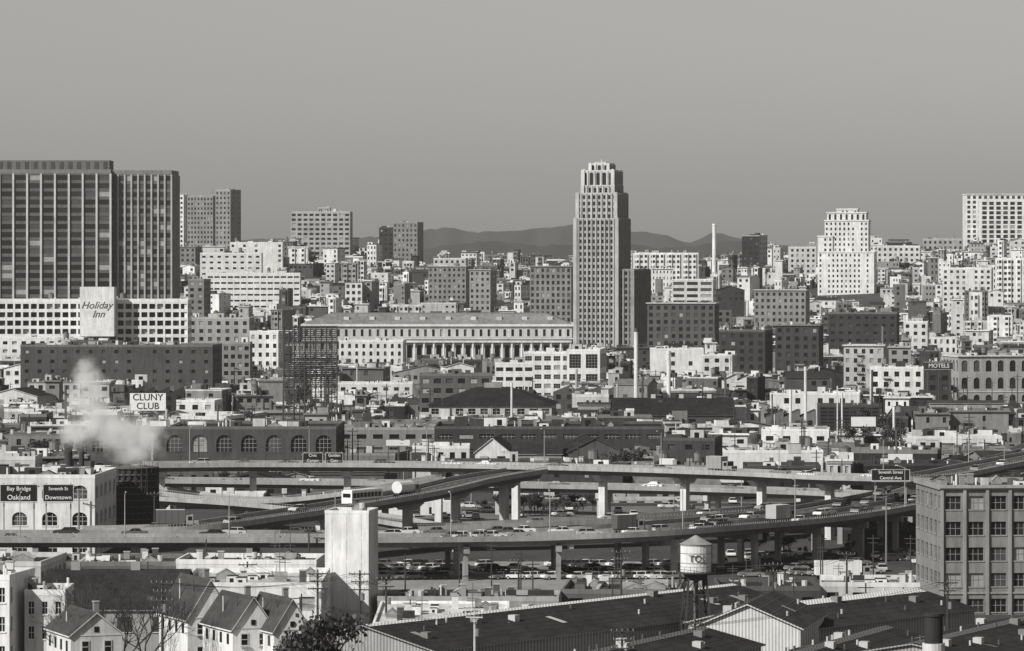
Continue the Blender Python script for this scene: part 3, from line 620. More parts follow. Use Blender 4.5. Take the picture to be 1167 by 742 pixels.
def bus(name, loc, rz, g=.8):
    b = B(); m = mat(g, 'p', .4); b.box(-5.6, 5.6, -1.25, 1.25, .4, 2.9, m, mat(.8, 'p'))
    b.box(-5.3, 5.3, -1.05, 1.05, 2.9, 3.05, mat(.8, 'p'))
    for s in (-1, 1):
        for i in range(8): x = -5.2+i*1.3; b.box(x, x+1.1, s*1.27-.01, s*1.27+.01, 1.5, 2.45, GL[0])
        b.box(-5.55, 5.55, s*1.28-.01, s*1.28+.01, .95, 1.15, mat(.2, 'p'))
    b.box(5.6, 5.63, -1.1, 1.1, 1.3, 2.5, GL[0]); b.box(-5.63, -5.6, -.9, .9, 1.6, 2.4, GL[0])
    wheels(b, (-3.6, 3.6), 1.29, .5)
    return b.make(name, loc, rz)
def truck(name, loc, rz, g=.5, cg=.3, L=6.5, tank=False):
    b = B(); m = mat(g, 'p')
    if tank:
        n = 14; r = 1.25
        for k in range(n):
            a0, a1 = 2*pi*k/n, 2*pi*(k+1)/n; b.q([(-L/2, r*cos(a0), 2.1+r*sin(a0)), (L/2, r*cos(a0), 2.1+r*sin(a0)), (L/2, r*cos(a1), 2.1+r*sin(a1)), (-L/2, r*cos(a1), 2.1+r*sin(a1))], m)
        for s in (-1, 1): b.q([(s*L/2, r*cos(2*pi*k/n), 2.1+r*sin(2*pi*k/n)) for k in range(n)], m)
    else:
        b.box(-L/2, L/2, -1.25, 1.25, 1.0, 3.6, m, mat(.6, 'p'))
        for i in range(int(L/1.2)): b.box(-L/2+.6+i*1.2, -L/2+.68+i*1.2, -1.29, 1.29, 1.05, 3.55, m)
    b.box(-L/2, L/2+2.4, -.5, .5, .6, .95, mat(.04, 'p'))
    c = mat(cg, 'p'); b.box(L/2+.25, L/2+1.6, -1.15, 1.15, .8, 2.6, c); b.box(L/2+1.6, L/2+2.6, -1.05, 1.05, .7, 1.6, c); b.box(L/2+1.6, L/2+1.63, -1, 1, 1.65, 2.4, GL[0])
    for s in (-1, 1): b.box(L/2+.6, L/2+1.4, s*1.17-.01, s*1.17+.01, 1.6, 2.35, GL[0])
    wheels(b, (-L/2+1, -L/2+2.1, L/2+1.9), 1.2, .5)
    return b.make(name, loc, rz)
def on(key, px, off):
    S, nr, hw = PATHS[key]; best = min(range(len(S)), key=lambda i: abs(S[i][0]/S[i][1]*F+CX-px)); i = best
    j = min(len(S)-1, i+1) if S[i][0]/S[i][1]*F+CX < px else max(0, i-1)
    p0 = S[i][0]/S[i][1]*F+CX; p1 = S[j][0]/S[j][1]*F+CX; t = 0 if abs(p1-p0) < 1e-6 else max(0, min(1, (px-p0)/(p1-p0)))
    p = [S[i][k]+(S[j][k]-S[i][k])*t for k in range(3)]; nx, ny, tx, ty = nr[i]
    return (p[0]+nx*off, p[1]+ny*off, p[2]+.02), atan2(ty, tx)
def traffic(key, offs, xs):
    for px in xs:
        o = R.choice(offs); loc, a = on(key, px, o); link('car', R.choice(CARS), loc, a+(pi if o < 0 else 0))
traffic('main', [2.2, 5.2, 8.4, -2.2, -5.2, -8.4], [20, 70, 150, 240, 262, 330, 352, 445, 470, 505, 522, 540, 556, 575, 590, 604, 640, 668, 700, 735, 764, 790, 812, 835, 850, 872, 890, 915, 932, 950, 968, 985, 1000, 1015, 1030, 1046, 1060, 1075, 1090, 1105, 1120, 1135, 1150, 1160])
traffic('main', [2.2, 5.2, -5.2, -8.4], [512, 548, 583, 760, 843, 880, 925, 958, 990, 1022, 1052, 1083, 1098, 1112, 1128, 1143])
traffic('upper', [2.5, -2.5], [230, 280, 330, 440, 520, 560, 640, 760, 880, 930, 990, 1100, 1130])
traffic('second', [2.5, -2.5], [190, 260, 350, 430, 560, 640, 740, 840, 900, 940, 990])
traffic('ramp', [-2, 2], [180, 260, 350])
traffic('third', [-2, 2], [520, 610, 700, 800, 880])
loc, a = on('ramp', 408, 1); bus('bus', loc, a)
loc, a = on('ramp', 455, 1); truck('tank_truck', loc, a, .65, .3, 5, True)
loc, a = on('ramp', 194, -2); truck('box_truck', loc, a, .12, .3, 5.5)
loc, a = on('main', 858, 6); truck('box_truck', loc, a, .4, .3, 4.5)
loc, a = on('main', 700, 4); truck('box_truck', loc, a, .1, .3, 4)
loc, a = on('upper', 820, 1); truck('box_truck', loc, a, .3, .3, 4)
for i in range(90):
    px = R.uniform(420, 790); py = R.choice([646, 650.5, 655, 660]) + R.uniform(-.4, .4)
    p = G(px, py); link('parked_car', R.choice(CARS), p, R.choice([.5, .5, .52, 0])+R.uniform(-.05, .05))
for i in range(45):
    px = R.uniform(440, 1000); py = R.uniform(568, 592); p = G(px, py); link('parked_car', R.choice(CARS), p, R.choice([0, pi/2, .3]))
for i in range(34):
    px = R.uniform(820, 1060); py = R.uniform(632, 658); p = G(px, py); link('parked_car', R.choice(CARS), p, R.choice([0, pi/2, .3]))
p = G(955, 661); truck('semi_trailer_truck', p, .1, .76, .3, 8.5)
p = G(505, 590); truck('box_truck', p, .1, .76, .3, 5)
p = G(454, 600); truck('box_truck', p, 0, .76, .5, 4)

def gantry(name, x0, x1, y0, y1, D, lines, zb):
    b = B(); w = X(x1, D)-X(x0, D); z0, z1 = Z(y1, D), Z(y0, D); cx = (X(x0, D)+X(x1, D))/2
    b.box(-w/2, w/2, -.1, .1, z0, z1, mat(.02, 'p')); t = .09
    for q in ((-w/2, w/2, z1-t, z1), (-w/2, w/2, z0, z0+t), (-w/2, -w/2+t, z0+t, z1-t), (w/2-t, w/2, z0+t, z1-t)): b.box(q[0], q[1], -.13, -.102, q[2], q[3], mat(.6, 'p'))
    for a in (-w*.4, w*.4): b.box(a-.12, a+.12, .12, .36, zb, z1+.2, mat(.3, 'p'))
    b.box(-w/2-.3, w/2+.3, .14, .34, z1-.5, z1-.3, mat(.3, 'p')); b.box(-w/2, w/2, -1, -.15, z0-.18, z0-.1, mat(.3, 'p'))
    o = b.make(name, (cx, D, 0))
    for i, s in enumerate(lines): h = (z1-z0)/len(lines); text(None, s, min(h*.78, w*1.5/len(s)), (0, -.14, z1-h*(i+.5)), mat(.75, 'p'), o)
gantry('highway_sign', 0, 43, 552, 572, 842, ['Bay Bridge', 'Oakland'], 7); gantry('highway_sign', 49, 84, 552, 572, 842, ['Seventh St', 'Downtown'], 7)
gantry('highway_sign', 345, 368, 516, 528, 980, ['Civic', 'Center'], 13); gantry('highway_sign', 371, 391, 516, 528, 980, ['Golden', 'Gate'], 13)
gantry('highway_sign', 993, 1037, 535, 548, 905, ['Seventh Street', 'Central Ave'], 7)

lb = B(); lb.cyl(0, 0, 0, 10.5, .14, .08, mat(.35, 'p'), 8); lb.bar((0, 0, 10.3), (1.8, 0, 10.9), .08, mat(.35, 'p')); lb.box(1.6, 2.4, -.15, .15, 10.8, 10.98, mat(.5, 'p')); lb.box(-.3, .3, -.3, .3, 0, .4, mat(.4, 'c'))
lo = lb.make('tmp'); LAMP = lo.data; bpy.data.objects.remove(lo)
for px in range(30, 1160, 118):
    loc, a = on('main', px, 10.5); link('street_lamp', LAMP, (loc[0], loc[1], loc[2]-.3), a+pi/2, .85)
for px in range(220, 1160, 130):
    loc, a = on('upper', px, -5.2); link('street_lamp', LAMP, (loc[0], loc[1], loc[2]-.3), a-pi/2, .8)
for px in range(460, 1000, 77):
    p = G(px, R.uniform(575, 590)); link('street_lamp', LAMP, p, R.uniform(0, 6), .9)

# ---------------------------------------------------------------- near-field buildings
bldg('arched_warehouse', -30, 117, 541, 872, 3, d=30, g=.7, bay=6, wf=.5, hf=.5, rows=3, arch=True, bars=.4, sill=True, nclut=20, rec=.4, big=.7)
bldg('workshop', -30, 40, 520, 915, 0, d=14, g=.5, bay=5, big=.7, nclut=8)
def cooling():
    D = 905; b = B(); r = 5.3; z1 = Z(534, D); m = mat(.05, 'p'); b.cyl(0, 0, 0, z1, r, r*.97, mat(.05, 'k'), 28)
    for k in range(13):
        z = z1*k/12; b.cyl(0, 0, z-.12, z+.12, r+.22, r+.22, mat(.12, 'p'), 28)
    for i in range(28):
        a = 2*pi*i/28; b.bar(((r+.3)*cos(a), (r+.3)*sin(a), 0), ((r+.2)*cos(a), (r+.2)*sin(a), z1), .18, m)
        a2 = a+.22; b.bar(((r+.32)*cos(a), (r+.32)*sin(a), 4), ((r+.25)*cos(a2), (r+.25)*sin(a2), z1), .1, m)
    for i in range(16): a = 2*pi*i/16; b.bar(((r+.2)*cos(a), (r+.2)*sin(a), z1), ((r+.2)*cos(a), (r+.2)*sin(a), z1+1), .08, m)
    b.make('cooling_tower', (X(148, D), D+r, 0))
cooling()
bldg('elevator_shaft_building', 370, 429, 582, 700, 8, d=9, g=.74, rows=5, cols=3, wf=.02, hf=.9, rec=.05, par=.5, nclut=2, roof=.3, big=.5)
bldg('industrial_building', 1059, 1230, 553, 730, -5, d=24, g=.24, bay=3.9, wf=.68, hf=.52, rows=5, bars=.25, sill=True, nclut=16, rec=.35, ribs=.5, corn=True, big=.6)
N = dict(big=.45)
bldg('white_building', -25, 27, 655, 600, 8, d=14, g=.78, bay=2.5, wf=.4, hf=.5, sill=True, bars=.6, roof=.1, nclut=8, **N)
bldg('white_building', 28, 74, 672, 604, 0, d=12, g=.7, bay=2, wf=.4, hf=.5, sill=True, bars=.6, roof=.1, nclut=8, **N)
bldg('store_building', 205, 366, 664, 668, 0, d=32, g=.76, bay=4.4, wf=.55, hf=.45, roof=.5, bars=.5, nclut=20, fl=4.5, **N)
bldg('store_building', 425, 580, 709, 620, 0, d=38, g=.7, bay=4, roof=.7, nclut=20, par=.4, **N)
bldg('garage_building', 640, 785, 672, 712, 4, d=22, g=.12, bay=5, roof=.05, nclut=22, **N)
bldg('garage_building', 430, 640, 680, 700, 2, d=14, g=.3, bay=5, roof=.06, nclut=30, **N)
bldg('garage_building', 820, 935, 668, 735, 0, d=20, g=.06, bay=4, roof=.04, nclut=18, **N)
bldg('garage_building', 935, 1060, 664, 750, 4, d=18, g=.5, bay=4, roof=.08, nclut=16, **N)
bldg('garage_building', 60, 200, 640, 745, 0, d=20, g=.12, bay=4, roof=.06, nclut=20, **N)
bldg('garage_building', 200, 366, 638, 740, 3, d=16, g=.7, bay=4, roof=.08, nclut=18, **N)
bldg('garage_building', -60, 60, 640, 700, 5, d=22, g=.45, bay=4, roof=.05, nclut=16, **N)
bldg('workshop', 430, 520, 570, 1010, 0, d=10, g=.72, bay=4, nclut=5)
bldg('workshop', 560, 650, 568, 1060, 0, d=14, g=.07, bay=4, nclut=5)
bldg('workshop', 700, 800, 566, 1060, 0, d=14, g=.35, bay=4, nclut=5)
bldg('workshop', 180, 300, 563, 1060, 0, d=14, g=.6, bay=4, nclut=5)
bldg('workshop', 960, 1050, 600, 915, 0, d=12, g=.04, bay=4, fl=3, nclut=5)
bldg('workshop', 300, 420, 566, 1060, 0, d=14, g=.06, bay=4, nclut=5)
gable('dark_roof_warehouse', 40, 203, 650, 696, 640, 40, .3, .04, 'x', 0)
def house(x0, x1, ya, ye, D, th, d=13, g=.8, rg=.07):
    b = B(); w = X(x1, D)-X(x0, D); zr, ze = Z(ya, D), Z(ye, D); tr = mat(.6, 'p')
    b.prism(w, d, 0, ze, zr, mat(g), mat(rg, 'r'), over=.35, axis='y')
    for zz in (ze-2.2, ze-5.4):
        for a in (-w*.22, w*.22):
            b.box(a-.55, a+.55, -d/2-.1, -d/2-.02, zz-.15, zz+1.55, tr); b.box(a-.4, a+.4, -d/2-.13, -d/2-.11, zz, zz+1.4, GL[0]); b.box(a-.4, a+.4, -d/2-.15, -d/2-.131, zz+.66, zz+.74, tr); b.box(a-.7, a+.7, -d/2-.3, -d/2-.101, zz-.25, zz-.16, tr)
    for k in range(4): yy = -d/2+2+k*3; b.box(-w/2-.06, -w/2-.02, yy-.45, yy+.45, ze-2.2, ze-.8, GL[0]); b.box(w/2+.02, w/2+.06, yy-.45, yy+.45, ze-2.2, ze-.8, GL[0])
    b.box(-.3, .3, -d/2-.08, -d/2-.02, ze+.4, ze+1.1, GL[0]); b.box(-w/2-.05, w/2+.05, -d/2-.06, -d/2-.01, ze-.1, ze+.05, tr)
    b.cyl(-w*.3, 1, ze, zr-.2, .12, .12, mat(.5, 'p'), 8); b.cyl(-w*.2, -3, ze, zr-.1, .1, .1, mat(.1, 'p'), 8)
    b.box(w*.2, w*.2+.7, 0, .7, ze, zr+1, mat(.25, 'b')); b.box(w*.2-.08, w*.2+.78, -.08, .78, zr+1, zr+1.15, mat(.4))
    b.make('gabled_house', ((X(x0, D)+X(x1, D))/2, D+d/2, 0), radians(-th))
house(192, 246, 662, 704, 600, -22); house(243, 292, 682, 716, 585, -22); house(290, 334, 684, 718, 582, -22); house(60, 120, 700, 724, 570, -20, g=.66)
def shed(name, p0, p1, width, zr, ze, roof=.035, wall=.3, strip=.45, sw=1.2, sky=True):
    dx, dy = p1[0]-p0[0], p1[1]-p0[1]; L = sqrt(dx*dx+dy*dy); b = B()
    b.prism(width, L, 0, ze, zr, mat(wall, 'k'), mat(roof, 'r'), over=.5, axis='y')
    k = (zr-ze)/(width/2)
    for s in (-1, 1):      # roofing-felt lap seams
        for j in range(1, int(width/2/1.6)): a = s*j*1.6; b.box(a-.04, a+.04, -L/2-.4, L/2+.4, zr+.22-k*abs(a), zr+.27-k*abs(a), mat(roof*2.2, 'p'))
    if strip:
        for s in (-1, 1): b.q([(0, -L/2, zr+.29), (s*sw, -L/2, zr+.29-k*sw), (s*sw, L/2, zr+.29-k*sw), (0, L/2, zr+.29)], mat(strip, 'k'))
    if sky:
        for i in range(int(L/8)):
            yy = -L/2+4+i*8
            for s in (-1, 1):
                if R.random() < .3:
                    a0, a1 = s*width*.2, s*width*.33; z = zr+.3
                    b.q([(a0, yy, z-k*abs(a0)), (a1, yy, z-k*abs(a1)), (a1, yy+1.2, z-k*abs(a1)), (a0, yy+1.2, z-k*abs(a0))], mat(R.choice([.5, .3, .12]), 'p'))
            for _ in range(4):
                if R.random() < .6: o = R.uniform(-.4, .4)*width; b.cyl(o, yy+R.uniform(0, 5), ze, zr+.9-k*abs(o), .16, .16, mat(R.choice([.5, .1]), 'p'), 8)
            if R.random() < .5: o = R.uniform(-.35, .35)*width; zz = zr-k*abs(o); b.box(o-.6, o+.6, yy, yy+1.2, zz-.3, zz+1, mat(R.choice([.5, .2]), 'p'))
    b.make(name, ((p0[0]+p1[0])/2, (p0[1]+p1[1])/2, 0), atan2(dy, dx)-pi/2)
shed('long_shed', G(415, 714, 9), G(835, 667, 9), 24, 9, 6.2, strip=.62, sw=1.0)
shed('long_shed', G(850, 694, 10), G(1045, 672, 10), 20, 10, 7.5, strip=.66, sw=1.8)
shed('long_shed', G(600, 760, 9.5), G(800, 716, 9.5), 17, 9.5, 7.5, strip=.12)
shed('long_shed', G(1040, 735, 9.5), G(1190, 700, 9.5), 22, 9.5, 7.5, strip=.12)
shed('corrugated_shed', (X(852, 598), 598, 0), (X(868, 598)+3, 622, 0), 14.5, Z(690, 598), Z(724, 598)+1, roof=.06, wall=.55, strip=None)
shed('long_shed', G(880, 752, 9), G(1010, 715, 9), 16, 9, 7, strip=.12)
b = B(); D0 = 500; b.cyl(0, 0, 0, Z(733, D0), 1.3, 1.3, mat(.7), 20); b.cyl(0, 0, Z(733, D0), Z(702, D0), 1.05, 1.05, mat(.04), 20, True); b.cyl(0, 0, Z(702, D0), Z(699, D0), 1.2, 1.2, mat(.04), 20)
b.make('chimney', (X(1064, D0), D0, 0))

def water_tower():
    D = 640; b = B(); zt = Z(620, D); z0 = Z(652, D); r = 2.25; st = mat(.05, 'p')
    b.cyl(0, 0, z0, zt, r, r, mat(.68, 'c'), 28, True); b.cyl(0, 0, z0-1.2, z0, .9, r*.98, mat(.08, 'p'), 28)
    b.cyl(0, 0, zt, Z(610, D), r*1.08, .15, mat(.3, 'r'), 28); b.cyl(0, 0, Z(610, D), Z(606, D), .12, .05, st, 8)
    for z in (z0+.1, z0+1.4, z0+2.8, zt-.15): b.cyl(0, 0, z-.06, z+.06, r+.05, r+.05, mat(.35, 'p'), 28, False)
    b.cyl(0, 0, z0-.12, z0-.02, r+.7, r+.7, st, 28)
    for i in range(20): a = 2*pi*i/20; b.bar(((r+.65)*cos(a), (r+.65)*sin(a), z0), ((r+.65)*cos(a), (r+.65)*sin(a), z0+.9), .06, st)
    n = 28
    for i in range(n): a, c = 2*pi*i/n, 2*pi*(i+1)/n; b.bar(((r+.65)*cos(a), (r+.65)*sin(a), z0+.9), ((r+.65)*cos(c), (r+.65)*sin(c), z0+.9), .05, st)
    def leg(a, z): k = 1+(z0-z)/z0*.9; return (1.75*k*cos(a), 1.75*k*sin(a), z)
    lv = [z0, z0-3.2, z0-7.2, z0-11, 0]
    for i in range(4):
        a = pi/4+i*pi/2+.15; a2 = a+pi/2
        for u, v in zip(lv, lv[1:]):
            if u <= v: continue
            b.bar(leg(a, u), leg(a, v), .3, st); b.bar(leg(a, v), leg(a2, v), .18, st); b.bar(leg(a, u), leg(a2, v), .1, st); b.bar(leg(a2, u), leg(a, v), .1, st)
    b.cyl(0, 0, 0, z0-1.2, .35, .35, mat(.12, 'p'), 10); b.bar((r+.1, 0, z0), (r+.1, 0, zt), .1, st)
    o = b.make('water_tower', (X(793, D), D, 0)); text(None, 'TON', 1.4, (.4, -r-.12, (z0+zt)/2), mat(.08, 'p'), o)
water_tower()

def pole(px, yt, D, arms=2, g=.06, name='utility_pole'):
    b = B(); x = X(px, D); zt = Z(yt, D); z0 = terr(x, D); m = mat(g, 'p'); b.cyl(0, 0, z0, zt, .22, .14, m, 8)
    for k in range(arms):
        z = zt-.5-k*1.1; w = 1.5 if k % 2 == 0 else 1.2; b.box(-w, w, -.28, -.15, z-.08, z+.08, m)
        for i in range(5): a = -w+.1+(2*w-.2)*i/4; b.cyl(a, -.22, z+.08, z+.32, .06, .05, mat(.3, 'p'), 6)
        b.bar((-w*.6, -.2, z), (0, -.15, z-.7), .06, m); b.bar((w*.6, -.2, z), (0, -.15, z-.7), .06, m)
    if arms > 1: b.cyl(.4, -.1, zt-4.2, zt-3.2, .3, .3, mat(.2, 'p'), 10)
    b.make(name, (x, D, 0), R.uniform(-.3, .3)); return (x, D-.2, zt-.4)
PP = [pole(185, 660, 560, 4), pole(282, 640, 700, 2), pole(440, 656, 640, 2), pole(541, 690, 600, 2, .5), pole(591, 636, 760, 1), pole(708, 626, 700, 2), pole(792, 706, 585, 1),
      pole(352, 600, 800, 1), pole(362, 650, 650, 3), pole(881, 640, 690, 2), pole(965, 628, 730, 2), pole(709, 715, 560, 3), pole(735, 590, 850, 1, .2), pole(1010, 560, 850, 1, .2), pole(1080, 660, 620, 2), pole(410, 650, 615, 3), pole(176, 560, 860, 1), pole(90, 560, 870, 1, .2)]
bp = B(); bp.cyl(0, 0, 0, 11, .18, .12, mat(.06, 'p'), 6); bp.box(-1.3, 1.3, -.1, .1, 10.2, 10.35, mat(.06, 'p')); bp.box(-1, 1, -.1, .1, 9.3, 9.42, mat(.06, 'p')); o = bp.make('tmp'); pm = o.data; bpy.data.objects.remove(o)
for i in range(170):
    D0 = R.choice([1068, 1110, 1180, 1260, 1350, 1440, 1560, 1680, 1800]); link('utility_pole', pm, (X(R.uniform(0, 1167), D0), D0, 0), R.uniform(-.4, .4), R.uniform(.9, 1.3))
for i in range(34):
    D0 = R.uniform(640, 790); px = R.choice([R.uniform(10, 360), R.uniform(440, 1050)]); link('utility_pole', pm, (X(px, D0), D0, 0), R.uniform(-.4, .4), R.uniform(.75, .95))
def wire(p, q, sag=1.0):
    c = bpy.data.curves.new('power_line', 'CURVE'); c.dimensions = '3D'; c.bevel_depth = .022; sp = c.splines.new('POLY'); n = 14; sp.points.add(n)
    for i in range(n+1): t = i/n; sp.points[i].co = (p[0]+(q[0]-p[0])*t, p[1]+(q[1]-p[1])*t, p[2]+(q[2]-p[2])*t-sag*4*t*(1-t), 1)
    c.materials.append(mat(.04, 'p')); o = bpy.data.objects.new('power_line', c); COL.objects.link(o)
for i, j in ((0, 15), (15, 2), (2, 8), (8, 1), (2, 5), (5, 9), (9, 10), (11, 14), (0, 11)):
    for dx in (-1.2, 0, 1.2): wire((PP[i][0]+dx, PP[i][1], PP[i][2]), (PP[j][0]+dx, PP[j][1], PP[j][2]), 1.2)

# ---------------------------------------------------------------- trees
def limbs(b, p, d, l, r, depth, m, tips, spread=.6):
    q = tuple(p[k]+d[k]*l for k in range(3)); b.bar(p, q, r*2, m, r*1.3)
    if depth <= 1: tips.append(q)
    if depth == 0: return
    for _ in range(3):
        nd = [d[k]+R.uniform(-spread, spread) for k in range(3)]; nd[2] = nd[2]*.9+.18; s = sqrt(sum(c*c for c in nd)); nd = [c/s for c in nd]
        limbs(b, q, nd, l*R.uniform(.6, .85), r*.62, depth-1, m, tips, spread)
def tree_mesh(bare, h=9):
    b = B(); tips = []; m = mat(.06, 'p'); limbs(b, (0, 0, 0), (0, 0, 1), h*.28, .15 if not bare else .1, 4 if not bare else 6, m, tips)
    if not bare:
        lm = [mat(.03, 'l'), mat(.06, 'l'), mat(.12, 'l')]
        for t in tips:
            if R.random() < .3: continue
            k = R.choice(lm)
            for _ in range(16):
                c = [t[i]+R.gauss(0, .42) for i in range(3)]; s = R.uniform(.06, .15); a = R.uniform(0, 6.28); e = R.uniform(-1, 1)
                u = (cos(a)*s, sin(a)*s, e*s*.5); v = (-sin(a)*s*.5, cos(a)*s*.3, s)
                b.q([tuple(c[i]-u[i]-v[i] for i in range(3)), tuple(c[i]+u[i]-v[i] for i in range(3)), tuple(c[i]+u[i]+v[i] for i in range(3)), tuple(c[i]-u[i]+v[i] for i in range(3))], k)
    o = b.make('tmp'); me = o.data; bpy.data.objects.remove(o); return me
TM = [tree_mesh(False) for _ in range(4)]; BM = [tree_mesh(True, 9) for _ in range(3)]
def zat(me): return max(v.co.z for v in me.vertices)
def tree(px, yt, D, bare=False):
    me = R.choice(BM if bare else TM); x = X(px, D); z0 = terr(x, D); link('bare_tree' if bare else 'leafy_tree', me, (x, D, z0), R.uniform(0, 6), (Z(yt, D)-z0)/zat(me))
for a in ((378, 694, 575), (352, 712, 570)): tree(*a)
for a in ((112, 640, 600), (92, 660, 590), (165, 672, 590), (205, 645, 640), (70, 685, 580), (135, 665, 585)): tree(*a, bare=True)
for i in range(26): tree(R.uniform(540, 680), R.uniform(560, 572), R.uniform(1000, 1035))
for i in range(14): tree(R.uniform(850, 1060), R.uniform(600, 625), R.uniform(860, 900))
for i in range(12): tree(R.uniform(230, 370), R.uniform(628, 640), R.uniform(780, 800), bare=R.random() < .5)
for i in range(70):
    D0 = R.uniform(2400, 3350); px = R.uniform(200, 1150); x = X(px, D0); tree(px, HY-(terr(x, D0)+R.uniform(8, 13)-H)/D0*F, D0)
for i in range(70):
    D0 = R.uniform(1070, 2000); px = R.uniform(0, 1150); x = X(px, D0); tree(px, HY-(R.uniform(6, 11)-H)/D0*F, D0)

# ---------------------------------------------------------------- ground, hills
b = B(); xs = [-14000, -6000, -2500, -1200, -700, -450, -250, -120, -60, 0, 60, 120, 250, 450, 700, 1200, 2500, 6000, 14000]
ys = [-3000, -500, 0, 40, 80, 130, 180, 240, 300, 360, 420, 480, 700, 1000, 1600, 2200]+list(range(2300, 4700, 75))+[6000, 9000, 14000, 24000]
gm = mat(.08, 'e'); n = len(xs); b.v = [(x, y, terr(x, y)) for y in ys for x in xs]; b.mi(gm)
for j in range(len(ys)-1):
    for i in range(n-1): b.f.append((j*n+i, j*n+i+1, (j+1)*n+i+1, (j+1)*n+i)); b.m.append(0)
b.make('ground')
def sheet(name, pts, m, z): b = B(); b.q([(p[0], p[1], z) for p in pts], m); return b.make(name)
sheet('parking_lot', [G(400, 672), G(800, 672), G(800, 640), G(400, 640)], mat(.3, 'c'), .004)
sheet('road', [(-300, 690, 0), (300, 690, 0), (300, 699, 0), (-300, 699, 0)], mat(.06, 'a'), .008)
sheet('road', [(-300, 1046, 0), (300, 1046, 0), (300, 1058, 0), (-300, 1058, 0)], mat(.06, 'a'), .008)
sheet('yard', [G(430, 606), G(1000, 606), G(1000, 572), G(430, 572)], mat(.17, 'c'), .004)
for i in range(40): sheet('road_marking', [(-200+i*10, 694.4, 0), (-196+i*10, 694.4, 0), (-196+i*10, 694.55, 0), (-200+i*10, 694.55, 0)], mat(.7, 'p'), .012)
def ridge(name, D, prof, g, seed):
    rr = random.Random(seed); b = B(); m = mat(g, 'e'); N = 320; rows = 12; V = []
    ph = [rr.uniform(0, 6) for _ in range(6)]
    for j in range(rows):
        t = j/(rows-1)
        for i in range(N+1):
            px = -500+i*2200/N; y = interp(prof, px); zt = Z(y, D); yy = D-2600*(1-t)
            wob = 1+(1-t)*(.5*sin(px*.045+ph[0]+t*4)*sin(px*.017+ph[1])+.3*sin(px*.11+ph[3]-t*3))
            z = zt*(t**1.3)*wob+(rr.uniform(-3, 3) if j == rows-1 else rr.uniform(-7, 7)*t); V.append((X(px, D), yy+160*sin(px*.06+ph[2])+90*sin(px*.15+ph[4]), z))
    b.v = V; b.mi(m)
    for j in range(rows-1):
        for i in range(N): b.f.append((j*(N+1)+i, j*(N+1)+i+1, (j+1)*(N+1)+i+1, (j+1)*(N+1)+i)); b.m.append(0)
    b.make(name, smooth=True)
ridge('hills', 15000, [(-500, 275), (250, 274), (400, 270), (450, 270), (470, 266), (490, 261), (512, 259), (530, 263), (548, 265), (575, 264), (600, 262), (625, 259), (655, 256), (680, 259), (705, 263), (722, 264), (735, 262), (750, 266), (768, 273), (785, 276), (800, 270), (814, 264), (828, 266), (845, 272), (870, 277), (920, 283), (1100, 285), (1700, 285)], .05, 3)
ridge('hills', 11500, [(-500, 285), (480, 284), (560, 274), (620, 280), (700, 274), (745, 283), (790, 281), (830, 274), (900, 281), (1700, 289)], .04, 5)

# ---------------------------------------------------------------- haze in the air (thin uniform volume; added emission replaces scattered light)
b = B(); b.box(-9000, 9000, -400, 21000, -20, 420, mat(.5))
hz = b.make('sky_haze'); m = bpy.data.materials.new('air_haze'); m.use_nodes = True; nt = m.node_tree; nt.nodes.clear()
out = nt.nodes.new('ShaderNodeOutputMaterial'); ab = nt.nodes.new('ShaderNodeVolumeAbsorption'); em = nt.nodes.new('ShaderNodeEmission'); ad = nt.nodes.new('ShaderNodeAddShader')
SG = 3.6e-5
ab.inputs['Color'].default_value = (0, 0, 0, 1); ab.inputs['Density'].default_value = SG; em.inputs['Color'].default_value = (.33, .323, .306, 1); em.inputs['Strength'].default_value = SG
nt.links.new(ab.outputs[0], ad.inputs[0]); nt.links.new(em.outputs[0], ad.inputs[1]); nt.links.new(ad.outputs[0], out.inputs['Volume'])
hz.data.materials.clear(); hz.data.materials.append(m)

